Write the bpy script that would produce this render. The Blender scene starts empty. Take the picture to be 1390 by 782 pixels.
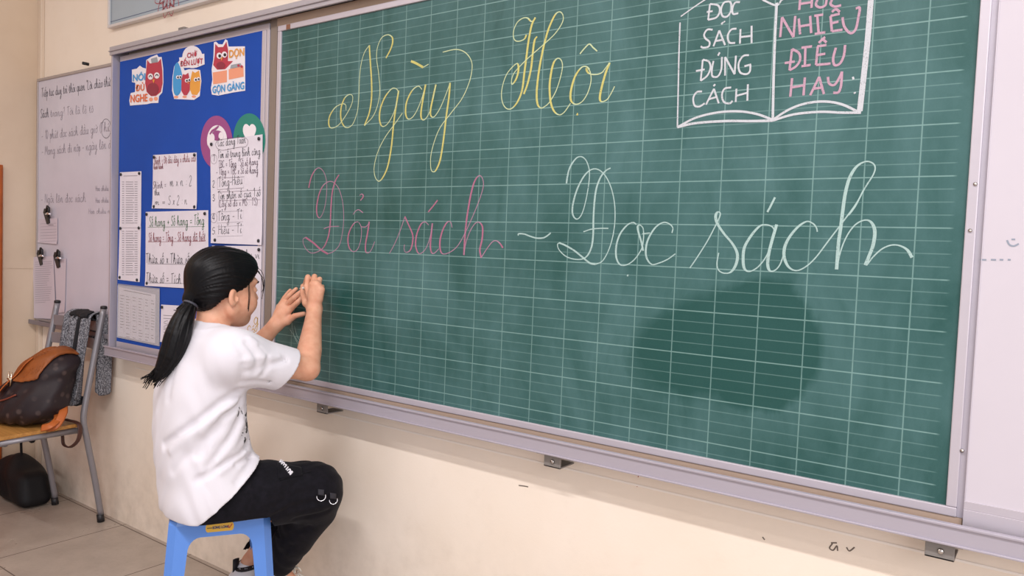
import bpy, bmesh, math, random, unicodedata
import numpy as np
from mathutils import Vector, Matrix
random.seed(7)
SC = bpy.context.scene
COL = SC.collection
# ------------------------------------------------------------------ camera
F_PX = 1039.14
CAM = np.array([2.2442, -1.6857, 1.2829])
YAW, PITCH, ROLL = 0.62498, -0.05109, -0.03873
def cam_rot():
    a, b, c = YAW, PITCH, ROLL
    Rz = np.array([[math.cos(a), -math.sin(a), 0], [math.sin(a), math.cos(a), 0], [0, 0, 1]])
    Rx = np.array([[1, 0, 0], [0, math.cos(b), -math.sin(b)], [0, math.sin(b), math.cos(b)]])
    Ry = np.array([[math.cos(c), 0, math.sin(c)], [0, 1, 0], [-math.sin(c), 0, math.cos(c)]])
    return Rz @ Rx @ Ry
CR = cam_rot()
cd = bpy.data.cameras.new('camera'); cam = bpy.data.objects.new('camera', cd); COL.objects.link(cam)
cd.sensor_width = 36.0; cd.lens = F_PX / 1390.0 * 36.0; cd.clip_start = 0.02
M3 = Matrix((tuple(CR[:, 0]), tuple(CR[:, 2]), tuple(-CR[:, 1]))).transposed()
cam.matrix_world = Matrix.Translation(Vector(CAM)) @ M3.to_4x4()
SC.camera = cam
# ------------------------------------------------------------------ light
SC.view_settings.view_transform = 'Standard'; SC.view_settings.look = 'None'
SC.view_settings.gamma = 1.0; SC.view_settings.use_curve_mapping = False
SC.view_settings.exposure = 0.22
w = bpy.data.worlds.new('world'); SC.world = w; w.use_nodes = True
w.node_tree.nodes['Background'].inputs[0].default_value = (0.97, 0.94, 1.0, 1)
w.node_tree.nodes['Background'].inputs[1].default_value = 0.62
def area(name, loc, rot, sx, sy, power, col=(1, 1, 1)):
    d = bpy.data.lights.new(name, 'AREA'); d.shape = 'RECTANGLE'; d.size = sx; d.size_y = sy
    d.energy = power; d.color = col
    o = bpy.data.objects.new(name, d); o.location = loc; o.rotation_euler = rot; COL.objects.link(o); return o
area('ceiling_tube_light', (1.3, -1.85, 3.12), (0, 0, 0), 1.2, 0.08, 40, (1, .965, .985))
area('ceiling_tube_light', (3.2, -1.85, 3.12), (0, 0, 0), 1.2, 0.08, 40, (1, .965, .985))
area('ceiling_tube_light', (-0.7, -2.3, 3.12), (0, 0, 0), 1.2, 0.08, 22, (1, .96, .97))
area('window_daylight', (4.6, -3.0, 1.9), (0, math.radians(78), math.radians(-32)), 2.2, 2.6, 52, (.98, .97, 1))

def lin(c):
    if isinstance(c, str):
        c = [int(c[i:i + 2], 16) / 255 for i in (0, 2, 4)]
    return tuple((x / 12.92 if x <= .04045 else ((x + .055) / 1.055) ** 2.4) for x in c)
# ------------------------------------------------------------------ materials
def mat(name, col, rough=.6, metal=0, spec=.5, noise=0, nscale=20, bump=0, bscale=60, col2=None, sheen=0, sub=0, coat=0):
    m = bpy.data.materials.new(name); m.use_nodes = True
    nt = m.node_tree; b = nt.nodes['Principled BSDF']
    c = lin(col); b.inputs['Base Color'].default_value = (*c, 1)
    b.inputs['Roughness'].default_value = rough; b.inputs['Metallic'].default_value = metal
    b.inputs['Specular IOR Level'].default_value = spec
    if sheen: b.inputs['Sheen Weight'].default_value = sheen
    if coat: b.inputs['Coat Weight'].default_value = coat
    if sub:
        b.inputs['Subsurface Weight'].default_value = sub; b.inputs['Subsurface Radius'].default_value = (.012, .004, .002); b.inputs['Subsurface Scale'].default_value = 1
    tc = nt.nodes.new('ShaderNodeTexCoord')
    if noise:
        n = nt.nodes.new('ShaderNodeTexNoise'); n.inputs['Scale'].default_value = nscale; n.inputs['Detail'].default_value = 6
        nt.links.new(tc.outputs['Object'], n.inputs['Vector'])
        mx = nt.nodes.new('ShaderNodeMix'); mx.data_type = 'RGBA'
        c2 = lin(col2) if col2 else tuple(x * (1 - noise) for x in c)
        mr = nt.nodes.new('ShaderNodeMapRange'); mr.inputs[1].default_value = .35; mr.inputs[2].default_value = .7
        nt.links.new(n.outputs['Fac'], mr.inputs[0]); nt.links.new(mr.outputs[0], mx.inputs[0])
        mx.inputs[6].default_value = (*c, 1); mx.inputs[7].default_value = (*c2, 1)
        nt.links.new(mx.outputs[2], b.inputs['Base Color'])
    if bump:
        n = nt.nodes.new('ShaderNodeTexNoise'); n.inputs['Scale'].default_value = bscale; n.inputs['Detail'].default_value = 4
        nt.links.new(tc.outputs['Object'], n.inputs['Vector'])
        bp = nt.nodes.new('ShaderNodeBump'); bp.inputs['Strength'].default_value = bump; bp.inputs['Distance'].default_value = .004
        nt.links.new(n.outputs['Fac'], bp.inputs['Height']); nt.links.new(bp.outputs[0], b.inputs['Normal'])
    return m
class NT:
    """tiny node-graph writer"""
    def __init__(s, m): s.nt = m.node_tree; s.b = s.nt.nodes['Principled BSDF']
    def node(s, t, **k):
        n = s.nt.nodes.new(t)
        for a, v in k.items(): setattr(n, a, v)
        return n
    def link(s, a, b): s.nt.links.new(a, b)
    def inp(s, sock, v):
        if hasattr(v, 'is_linked') or hasattr(v, 'links'): s.link(v, sock)
        else: sock.default_value = v
    def math(s, op, a, b=0.0, c=0.0):
        n = s.node('ShaderNodeMath', operation=op)
        for i, v in enumerate((a, b, c)): s.inp(n.inputs[i], v)
        return n.outputs[0]
    def mix(s, f, a, b):
        n = s.node('ShaderNodeMix', data_type='RGBA')
        s.inp(n.inputs[0], f)
        for i, v in ((6, a), (7, b)):
            if isinstance(v, tuple): n.inputs[i].default_value = (*v[:3], 1)
            else: s.link(v, n.inputs[i])
        return n.outputs[2]
    def noise(s, vec, scale, detail=5, rough=.5, dist=0):
        n = s.node('ShaderNodeTexNoise'); n.inputs['Scale'].default_value = scale; n.inputs['Detail'].default_value = detail
        n.inputs['Roughness'].default_value = rough; n.inputs['Distortion'].default_value = dist
        s.link(vec, n.inputs['Vector']); return n.outputs['Fac']
    def rng(s, v, a, b, c=0., d=1., smooth=False):
        n = s.node('ShaderNodeMapRange')
        if smooth: n.interpolation_type = 'SMOOTHSTEP'
        s.inp(n.inputs[0], v)
        for i, x in enumerate((a, b, c, d)): n.inputs[i + 1].default_value = x
        return n.outputs[0]
    def obj(s): return s.node('ShaderNodeTexCoord').outputs['Object']
    def sep(s, v):
        n = s.node('ShaderNodeSeparateXYZ'); s.link(v, n.inputs[0]); return n.outputs
    def scale(s, v, k):
        n = s.node('ShaderNodeVectorMath', operation='MULTIPLY'); s.link(v, n.inputs[0]); n.inputs[1].default_value = k; return n.outputs[0]
    def bump(s, h, st=.3, d=.003):
        n = s.node('ShaderNodeBump'); n.inputs['Strength'].default_value = st; n.inputs['Distance'].default_value = d
        s.link(h, n.inputs['Height']); s.link(n.outputs[0], s.b.inputs['Normal'])

# ------------------------------------------------------------------ object helpers
def tag(o, label=None, cat=None, group=None, kind=None):
    if label: o['label'] = label
    if cat: o['category'] = cat
    if group: o['group'] = group
    if kind: o['kind'] = kind
    return o
def empty(name, loc, label=None, cat=None, group=None, rz=0):
    o = bpy.data.objects.new(name, None); o.empty_display_size = .05; COL.objects.link(o)
    o.location = loc; o.rotation_euler = (0, 0, rz); return tag(o, label, cat, group)
def wpos(o):
    v = Vector(o.location)
    while o.parent: o = o.parent; v = v + Vector(o.location)
    return v
class MB:
    """collects faces (world coordinates) of ONE mesh object; several material slots"""
    def __init__(s): s.v = []; s.f = []; s.m = []; s.sm = []
    def add(s, vs, fs, mi=0, smooth=False):
        k = len(s.v); s.v += [tuple(map(float, p)) for p in vs]
        for f in fs: s.f.append([k + i for i in f]); s.m.append(mi); s.sm.append(smooth)
        return s
    def box(s, a, b, mi=0):
        (x0, y0, z0), (x1, y1, z1) = a, b
        V = [(x0, y0, z0), (x1, y0, z0), (x1, y1, z0), (x0, y1, z0), (x0, y0, z1), (x1, y0, z1), (x1, y1, z1), (x0, y1, z1)]
        return s.add(V, [(0, 3, 2, 1), (4, 5, 6, 7), (0, 1, 5, 4), (1, 2, 6, 5), (2, 3, 7, 6), (3, 0, 4, 7)], mi)
    def tube(s, path, r, n=12, mi=0, caps=True, flat=1.0):
        P = [np.array(p, float) for p in path]; R = r if hasattr(r, '__len__') else [r] * len(P)
        T = [P[min(i + 1, len(P) - 1)] - P[max(i - 1, 0)] for i in range(len(P))]
        T = [t / (np.linalg.norm(t) + 1e-12) for t in T]
        up = np.array([0, 0, 1.]) if abs(T[0][2]) < .9 else np.array([1., 0, 0])
        vs = []; N = np.cross(T[0], up); N /= np.linalg.norm(N)
        for p, t, q in zip(P, T, R):
            N = N - t * (N @ t); N /= np.linalg.norm(N); B = np.cross(t, N)
            for k in range(n):
                a = 2 * math.pi * k / n; vs.append(p + q * (math.cos(a) * N + flat * math.sin(a) * B))
        fs = []
        for i in range(len(P) - 1):
            for k in range(n):
                k2 = (k + 1) % n; fs.append((i * n + k, i * n + k2, (i + 1) * n + k2, (i + 1) * n + k))
        if caps: fs.append(tuple(range(n))[::-1]); fs.append(tuple((len(P) - 1) * n + k for k in range(n)))
        return s.add(vs, fs, mi, True)
    def prism(s, poly, d, mi=0, mi_side=None):
        """poly: list of 3D points (planar, ccw seen from the front); extruded by -d"""
        n = len(poly); P = [np.array(p, float) for p in poly]; d = np.array(d, float)
        s.add(P, [tuple(range(n))], mi)
        s.add(P + [p + d for p in P], [(i, n + i, n + (i + 1) % n, (i + 1) % n) for i in range(n)] + [tuple(n + n - 1 - i for i in range(n))], mi if mi_side is None else mi_side)
        return s
    def ribbon(s, pts, wd, up=(0, -1, 0), mi=0):
        """flat stroke along pts in a plane with normal up; wd scalar or list"""
        P = np.array(pts, float); n = len(P)
        if n < 2: return s
        W = np.array(wd if hasattr(wd, '__len__') else [wd] * n, float)
        T = np.gradient(P, axis=0); T /= (np.linalg.norm(T, axis=1)[:, None] + 1e-12)
        S = np.cross(np.array(up, float), T)
        L = P + S * W[:, None] / 2; Rr = P - S * W[:, None] / 2
        vs = list(L) + list(Rr)
        fs = [(i, i + 1, n + i + 1, n + i) for i in range(n - 1)]
        return s.add(vs, fs, mi)
    def build(s, name, mats, parent=None, bevel=0, seg=2, origin=None, smooth=False):
        o0 = wpos(parent) if parent else Vector((0, 0, 0) if origin is None else tuple(origin))
        rinv = Matrix.Identity(3)
        me = bpy.data.meshes.new(name)
        me.from_pydata([tuple(Vector(v) - o0) for v in s.v], [], s.f)
        for m in (mats if isinstance(mats, (list, tuple)) else [mats]): me.materials.append(m)
        me.polygons.foreach_set('material_index', s.m)
        me.polygons.foreach_set('use_smooth', [True if smooth else x for x in s.sm])
        me.update()
        o = bpy.data.objects.new(name, me); COL.objects.link(o)
        if parent: o.parent = parent
        else: o.location = o0
        if bevel:
            b = o.modifiers.new('bevel', 'BEVEL'); b.width = bevel; b.segments = seg; b.limit_method = 'ANGLE'; b.angle_limit = math.radians(40)
        return o
def spline(pts, n=10, closed=False):
    P = np.array(pts, float)
    if len(P) < 3:
        return np.array([P[0] + (P[-1] - P[0]) * t for t in np.linspace(0, 1, n + 1)])
    Q = np.vstack([2 * P[0] - P[1], P, 2 * P[-1] - P[-2]]); out = []
    for i in range(1, len(Q) - 2):
        p0, p1, p2, p3 = Q[i - 1:i + 3]
        for t in np.arange(n) / n:
            out.append(.5 * ((2 * p1) + (-p0 + p2) * t + (2 * p0 - 5 * p1 + 4 * p2 - p3) * t * t + (-p0 + 3 * p1 - 3 * p2 + p3) * t ** 3))
    out.append(P[-1]); return np.array(out)
def ray(u, v): return CR @ np.array([(u - 695) / F_PX, 1, -(v - 391) / F_PX])
def on_wall(u, v, y=0.0):
    """world point of the plane at distance y of the front wall seen along a sight line"""
    d = ray(u, v); return CAM + d * ((y - CAM[1]) / d[1])
def seen(u, v, depth): return CAM + ray(u, v) * depth
def text_mesh(body, size, thick=0.0):
    c = bpy.data.curves.new('t', 'FONT'); c.body = body; c.size = size; c.align_x = 'CENTER'; c.align_y = 'CENTER'; c.extrude = thick; c.resolution_u = 3
    o = bpy.data.objects.new('t', c); COL.objects.link(o)
    bpy.context.view_layer.update()
    me = bpy.data.meshes.new_from_object(o.evaluated_get(bpy.context.evaluated_depsgraph_get()))
    V = np.array([v.co[:] for v in me.vertices]).reshape(-1, 3); Fs = [list(p.vertices) for p in me.polygons]
    bpy.data.objects.remove(o); bpy.data.curves.remove(c); bpy.data.meshes.remove(me)
    return V, Fs
def put_text(mb, body, size, o, ex, ey, mi=0, sx=1.0, bold=0.0):
    """printed letters: o centre, ex / ey unit axes"""
    V, Fs = text_mesh(body, size)
    if not len(V): return
    o = np.array(o, float); ex = np.array(ex, float); ey = np.array(ey, float); n = np.cross(ex, ey)
    offs = [(0, 0)] if not bold else [(0, 0), (bold, 0), (-bold, 0), (0, bold), (0, -bold)]
    for k, (a, b) in enumerate(offs):
        mb.add([o + ex * (v[0] * sx + a) + ey * (v[1] + b) + n * (k * 1e-5) for v in V], Fs, mi)
# ------------------------------------------------------------------ a single-stroke handwriting alphabet (x height 1, capitals 2)
GLY = {
'a': '.7,.8 .45,1 .1,.7 .05,.25 .3,0 .6,.3 .75,1|.75,1 .7,.3 .85,0 1,.15', 'b': '.0,.5 .35,1.6 .25,2 .1,1.6 .1,.2 .35,0 .65,.3 .6,.8 .4,.95 .2,.8',
'c': '.65,.8 .45,1 .15,.75 .1,.25 .35,0 .7,.25', 'd': '.7,.8 .45,1 .1,.7 .05,.25 .3,0 .6,.3 .75,2|.75,2 .72,.3 .85,0 1,.15',
'e': '.1,.4 .6,.6 .55,.95 .3,1 .1,.6 .15,.1 .45,0 .8,.3', 'f': '.1,.4 .5,1.4 .45,2 .25,1.8 .25,-.8 .4,-1 .5,-.5',
'g': '.7,.8 .45,1 .1,.7 .05,.25 .3,0 .6,.3 .75,1|.75,1 .7,-.7 .4,-1 .2,-.75 .5,-.3 .95,.2', 'h': '.0,.4 .4,1.5 .3,2 .15,1.6 .1,0|.1,.1 .35,.9 .6,.95 .65,.2 .8,0 .95,.2',
'i': '.1,.3 .25,1 .2,.2 .35,0 .5,.2|.27,1.35 .28,1.42', 'k': '.1,2 .1,0|.6,1 .15,.5 .65,0', 'l': '.0,.4 .35,1.5 .3,2 .12,1.6 .12,.2 .3,0 .5,.2',
'm': '.05,1 .1,0|.1,.2 .25,.9 .4,.95 .45,0|.45,.2 .65,.95 .8,.9 .85,.15 .95,0 1.1,.2', 'n': '.05,1 .1,0|.1,.2 .35,.95 .55,.95 .62,.2 .75,0 .9,.2',
'o': '.45,1 .15,.75 .1,.25 .35,0 .65,.3 .65,.8 .45,1', 'p': '.05,.8 .2,1 .15,-1|.15,.3 .4,1 .65,.75 .6,.2 .35,0 .15,.2',
'q': '.7,.8 .45,1 .1,.7 .05,.25 .3,0 .6,.3 .75,1|.75,1 .72,-1', 'r': '.05,0 .25,1 .3,.85 .55,.9 .5,.2 .7,0', 's': '.0,0 .35,1 .35,.7 .55,.35 .45,.05 .2,.05',
't': '.05,.4 .25,1.6 .2,.2 .35,0 .55,.2|.05,1.05 .45,1.05', 'u': '.1,1 .08,.25 .3,0 .55,.3 .65,1|.65,1 .62,.2 .75,0 .9,.2', 'v': '.05,1 .3,0 .65,1', 'x': '.1,1 .6,0|.6,1 .1,0',
'y': '.1,1 .08,.35 .3,.1 .6,1|.65,1 .6,-.6 .35,-1 .2,-.7 .9,.1', 'w': '.05,1 .25,0 .45,.8 .65,0 .85,1',
'A': '.0,0 .5,2 1,0|.2,.7 .8,.7', 'B': '.1,2 .1,0|.1,2 .7,1.8 .6,1.2 .1,1.05 .8,.8 .7,.1 .1,0', 'C': '.9,1.7 .55,2 .15,1.5 .1,.5 .5,0 .95,.35', 'D': '.1,2 .1,0|.1,2 .7,1.7 .9,1 .7,.3 .1,0',
'E': '.8,2 .1,2 .1,0 .8,0|.1,1 .6,1', 'H': '.1,2 .1,0|.85,2 .85,0|.1,1 .85,1.05', 'I': '.2,2 .2,0', 'L': '.15,2 .1,.1 .8,0', 'M': '.0,0 .2,2 .55,.6 .9,2 1.1,0', 'N': '.1,0 .15,2 .8,0 .85,2',
'O': '.5,2 .1,1.4 .1,.5 .5,0 .9,.6 .9,1.5 .5,2', 'P': '.1,2 .1,0|.1,2 .75,1.7 .7,1.1 .1,.95', 'S': '.8,1.7 .5,2 .15,1.6 .35,1.1 .7,.7 .6,.15 .3,0 .05,.3', 'T': '.4,2 .4,0|.0,1.9 .9,2.05',
'K': '.1,2 .1,0|.8,2 .15,1 .85,0', 'G': '.9,1.7 .55,2 .15,1.5 .1,.5 .5,0 .9,.4 .9,.9 .55,.9', 'U': '.1,2 .1,.5 .45,0 .8,.5 .85,2', 'Y': '.05,2 .45,1 .45,0|.85,2 .45,1', 'R': '.1,2 .1,0|.1,2 .75,1.7 .7,1.1 .1,.95 .8,0', 'V': '.05,2 .45,0 .9,2',
'0': '.4,2 .1,1.3 .1,.6 .4,0 .7,.7 .7,1.4 .4,2', '1': '.1,1.5 .4,2 .4,0', '2': '.1,1.6 .4,2 .7,1.5 .1,0 .8,0', '3': '.1,1.8 .5,2 .6,1.5 .3,1.1 .7,.7 .5,.05 .1,.2', '4': '.6,0 .6,2 .0,.6 .85,.6', '5': '.7,2 .2,2 .15,1.2 .6,1.1 .7,.5 .4,0 .05,.2', '6': '.6,2 .15,1 .15,.3 .4,0 .7,.4 .5,.9 .15,.7', '8': '.4,1.05 .1,1.5 .4,2 .7,1.5 .1,.5 .4,0 .7,.5 .4,1.05', '7': '.05,2 .75,2 .3,0', '9': '.7,1.4 .4,1.1 .1,1.5 .4,2 .7,1.6 .6,0',
'=': '.05,.9 .7,.95|.05,.45 .7,.5', '+': '.05,.7 .75,.75|.4,1.1 .4,.3', '-': '.05,.6 .6,.65', ':': '.2,.9 .22,1|.2,.2 .22,.3', '.': '.1,0 .15,.08', ',': '.15,.1 .05,-.3', '(': '.4,2 .1,1.2 .1,.5 .4,-.2', ')': '.1,2 .4,1.2 .4,.5 .1,-.2', '"': '.1,2 .1,1.6|.3,2 .3,1.6', '?': '.1,1.6 .4,2 .6,1.5 .3,.9 .3,.5|.3,.05 .32,.1', '/': '.0,0 .6,2',
}
MARKS = {'\u0301': '.25,1.3 .55,1.7', '\u0300': '.2,1.7 .5,1.3', '\u0309': '.3,1.75 .45,1.85 .5,1.65 .35,1.4', '\u0303': '.1,1.4 .25,1.65 .45,1.4 .65,1.65', '\u0323': '.35,-.4 .4,-.35', '\u0302': '.15,1.2 .4,1.55 .65,1.2', '\u0306': '.15,1.5 .4,1.25 .65,1.5', '\u031b': '.65,.95 .85,1.1 .8,1.3'}
def hand_lines(txt):
    """list of polylines (em units) and the width of the line"""
    out = []; x = 0
    for ch in txt:
        if ch == ' ': x += .7; continue
        bar = ch in 'đĐ'
        base = {'đ': 'd', 'Đ': 'D'}.get(ch, ch)
        dec = unicodedata.normalize('NFD', base); g = dec[0]
        if g not in GLY: x += .6; continue
        S = [[tuple(map(float, q.split(','))) for q in st.split()] for st in GLY[g].split('|')]
        wdt = max(q[0] for st in S for q in st)
        if g == 'i' and len(dec) > 1: S = S[:1]
        up = 1.0 if g.isupper() else 0.0; stacked = 0
        for m in dec[1:]:
            if m in MARKS:
                dy = 0 if m == '\u0323' or m == '\u031b' else up + stacked
                dx = (wdt - .75) / 2
                S.append([(a + dx, b + dy) for a, b in (tuple(map(float, q.split(','))) for q in MARKS[m].split())])
                if m in '\u0302\u0306': stacked = .45
        if bar: S.append([(.45, 1.5), (.95, 1.5)] if g == 'd' else [(-.15, 1), (.45, 1)])
        out += [[(x + a, b) for a, b in st] for st in S]; x += wdt + .12
    return out, x
def write(mb, txt, o, ex, ey, width=None, xh=.01, lw=.0012, mi=1, off=(0, -.0004, 0)):
    """handwritten txt, baseline start o, ex / ey unit axes; width stretches the line to fit"""
    L, wtot = hand_lines(txt)
    if not wtot: return
    kx = width / wtot if width else xh
    o = np.array(o, float) + np.array(off, float); ex = np.array(ex, float); ey = np.array(ey, float)
    nrm = np.cross(ex, ey)
    for st in L:
        P = spline([(a + random.uniform(-.03, .03), b + random.uniform(-.03, .03)) for a, b in st], 4)
        mb.ribbon([o + ex * (a * kx) + ey * (b * xh) for a, b in P], lw, nrm, mi)
# ------------------------------------------------------------------ the room
WALL_Y = 0.04; LEFT_X = -1.925; CEIL = 3.2
def wall_mat(name, c1, c2, stain=True):
    m = mat(name, c1, rough=.75, spec=.3); t = NT(m); ob = t.obj()
    n1 = t.noise(ob, 2.2, 6, .6); n2 = t.noise(ob, 14, 5, .6); n3 = t.noise(ob, 160, 3)
    c = t.mix(t.rng(n1, .35, .75), lin(c1), lin(c2))
    c = t.mix(t.math('MULTIPLY', t.rng(n2, .58, .85), .10), c, lin('c2b09a'))
    if stain:
        z = t.sep(ob)[2]; x = t.sep(ob)[0]
        low = t.math('MULTIPLY', t.rng(z, .5, .0, 0, 1), t.rng(n2, .35, .7))
        c = t.mix(t.math('MULTIPLY', low, .30), c, lin('9c8c79'))
    t.link(c, t.b.inputs['Base Color']); t.bump(n3, .12, .002); return m
M_wall = wall_mat('cream_wall_paint', 'f5e8d9', 'f0e1cf')
M_wall2 = wall_mat('tan_wall_paint', 'ddc9b2', 'd2bca4')
M_pencil = mat('pencil_mark', '6e6259', .8); M_red = mat('red_crayon_mark', 'a3412f', .8)
M_trim = mat('pale_lit_edge', 'f7eee4', .5)
def floor_mat():
    m = mat('floor_tile', 'a89b90', rough=.28, spec=.45); t = NT(m); ob = t.obj(); s = t.sep(ob)
    def line(co, off, w):
        f = t.math('FRACT', t.math('ADD', t.math('DIVIDE', t.math('SUBTRACT', co, off), .508), .5))
        return t.rng(t.math('ABSOLUTE', t.math('SUBTRACT', f, .5)), w, w * .5)
    g = t.math('MAXIMUM', line(s[0], -1.055, .006), line(s[1], -.487, .006))
    n = t.noise(ob, 5, 6, .6); n2 = t.noise(ob, 60, 5, .7)
    c = t.mix(t.rng(n, .3, .7), lin('b5a89c'), lin('a2958a')); c = t.mix(t.math('MULTIPLY', t.rng(n2, .5, .75), .3), c, lin('8a7c70'))
    c = t.mix(g, c, lin('5d5048')); t.link(c, t.b.inputs['Base Color'])
    t.link(t.math('ADD', t.rng(n, .3, .7, .25, .4), t.math('MULTIPLY', g, .3)), t.b.inputs['Roughness']); return m
M_floor = floor_mat()
b = MB().box((LEFT_X - .1, -6, -.08), (6, WALL_Y + .1, 0)); tag(b.build('floor', M_floor), kind='structure')
b = MB().box((LEFT_X - .1, -6, CEIL), (6, WALL_Y + .1, CEIL + .08)); tag(b.build('ceiling', mat('ceiling_white', 'ece8e2', .8)), kind='structure')
b = MB().box((LEFT_X, WALL_Y, 0), (6, WALL_Y + .1, CEIL))
def wall_stroke(mb, pts, wd, mi):
    P = spline([on_wall(u, v, WALL_Y - .0006) for u, v in pts], 5); mb.ribbon(P, wd, (0, -1, 0), mi)
for st in ([(1130, 738), (1126, 744), (1131, 747), (1136, 741), (1137, 748)], [(1128, 737), (1136, 737)], [(1149, 743), (1153, 748), (1160, 743)]): wall_stroke(b, st, .0028, 1)
wall_stroke(b, [(704, 659), (712, 660), (717, 661)], .003, 1); wall_stroke(b, [(1035, 729), (1038, 733)], .003, 1)
wall_stroke(b, [(866, 648), (869, 641), (874, 638), (878, 640), (883, 641)], .002, 2); wall_stroke(b, [(864, 657), (865, 661)], .003, 2)
tag(b.build('wall_front', [M_wall, M_pencil, M_red]), kind='structure')
b = MB().box((LEFT_X - .1, -6, 1.093), (LEFT_X, WALL_Y, CEIL)); b.box((LEFT_X - .1, -6, 0), (LEFT_X - .003, WALL_Y, 1.093))
tag(b.build('wall_left', M_wall2), kind='structure')
# thin raised plaster edge under the boards (its lit look put into a paler colour) and the plastic cable duct in the corner
b = MB().box((-1.0, WALL_Y - .002, .702), (6, WALL_Y, .708)); tag(b.build('trim_1', M_trim, bevel=.001), kind='structure')
b = MB().box((LEFT_X, WALL_Y - .018, 0.0), (LEFT_X + .034, WALL_Y, CEIL)); tag(b.build('trim_2', mat('duct_plastic', 'dccab6', .45), bevel=.003), kind='structure')
# ------------------------------------------------------------------ metals
def alu(name, c='b9b4ba', r=.38):
    m = mat(name, c, rough=r, metal=.35, spec=.5); t = NT(m); n = t.noise(t.scale(t.obj(), (2, 60, 60)), 6, 3)
    t.link(t.rng(n, .3, .7, r - .08, r + .12), t.b.inputs['Roughness']); return m
M_alu = alu('brushed_aluminium', 'b9b3be', .42); M_alu_d = alu('grey_aluminium', 'b7b2b8', .48)
M_screw = mat('screw_metal', 'd0ccc8', .25, metal=1); M_dark = mat('dark_plastic', '1d1c20', .45)
M_brk = alu('bracket_zinc', '8d8884', .5)
# ------------------------------------------------------------------ sliding board rails
rails = empty('board_rail_frame', (1.0, WALL_Y, .755), 'long grey aluminium rail frame holding the blue, green and white boards on the cream wall', 'rail frame')
RX0, RX1 = -1.097, 3.6
b = MB(); b.box((RX0, -.038, 2.036), (RX1, -.030, 2.071)); b.box((RX0, -.030, 2.061), (RX1, WALL_Y, 2.071)); b.box((RX0, -.036, 2.050), (RX1, -.044, 2.054)); b.box((RX0, -.012, 2.045), (RX1, -.009, 2.061))
b.build('top_rail', M_alu_d, rails, bevel=.0015)
b = MB(); b.box((RX0, -.045, .757), (RX1, -.038, .799)); b.box((RX0, -.038, .757), (RX1, WALL_Y, .764)); b.box((RX0, -.050, .793), (RX1, -.045, .799)); b.box((RX0, -.049, .757), (RX1, -.045, .762)); b.box((RX0, -.036, .790), (RX1, -.030, .797)); b.box((RX0, -.012, .764), (RX1, -.009, .780))
b.build('bottom_rail', M_alu, rails, bevel=.0015)
M_gap = mat('shaded_gap_tan', 'b39c8a', .7)  # added strips in the rail gaps, tan of the shaded wall put into their colour
MB().box((-.012, -.003, .766), (2.112, .0, .8012)).build('gap_filler', M_gap, rails); MB().box((-.012, -.003, 2.0178), (2.112, .0, 2.045)).build('gap_filler', M_gap, rails)
b = MB(); b.box((-.048, -.002, .764), (-.012, .012, 2.061)); b.build('groove_filler', mat('dim_groove_brown', '8d8178', .5, metal=.3), rails)  # added to fill the groove, dim brown of the wall behind put into its colour
b = MB(); b.box((RX0, -.03, .757), (RX0 + .012, WALL_Y, 2.071)); b.build('end_post', M_alu, rails, bevel=.001)
for u in (440, 752, 1276):
    c = on_wall(u, 545 + (u - 440) * .2275 + 4, -.02); x = c[0]
    b = MB(); b.box((x - .045, -.035, .752), (x + .04, WALL_Y, .757)); b.box((x - .024, -.030, .722), (x + .026, -.025, .753)); b.box((x - .024, -.03, .722), (x + .026, WALL_Y, .726))
    br = b.build('bracket', M_brk, rails, bevel=.001)
    b = MB(); b.tube([(x + .003, -.031, .738), (x + .003, -.034, .738)], [.006, .0045], 14); b.build('screw', M_screw, br)
b = MB(); c = on_wall(249, 41, -.02); b.box((c[0] - .02, -.03, 2.071), (c[0] + .02, .0, 2.084)); b.build('bracket', M_brk, rails, bevel=.001)
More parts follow.
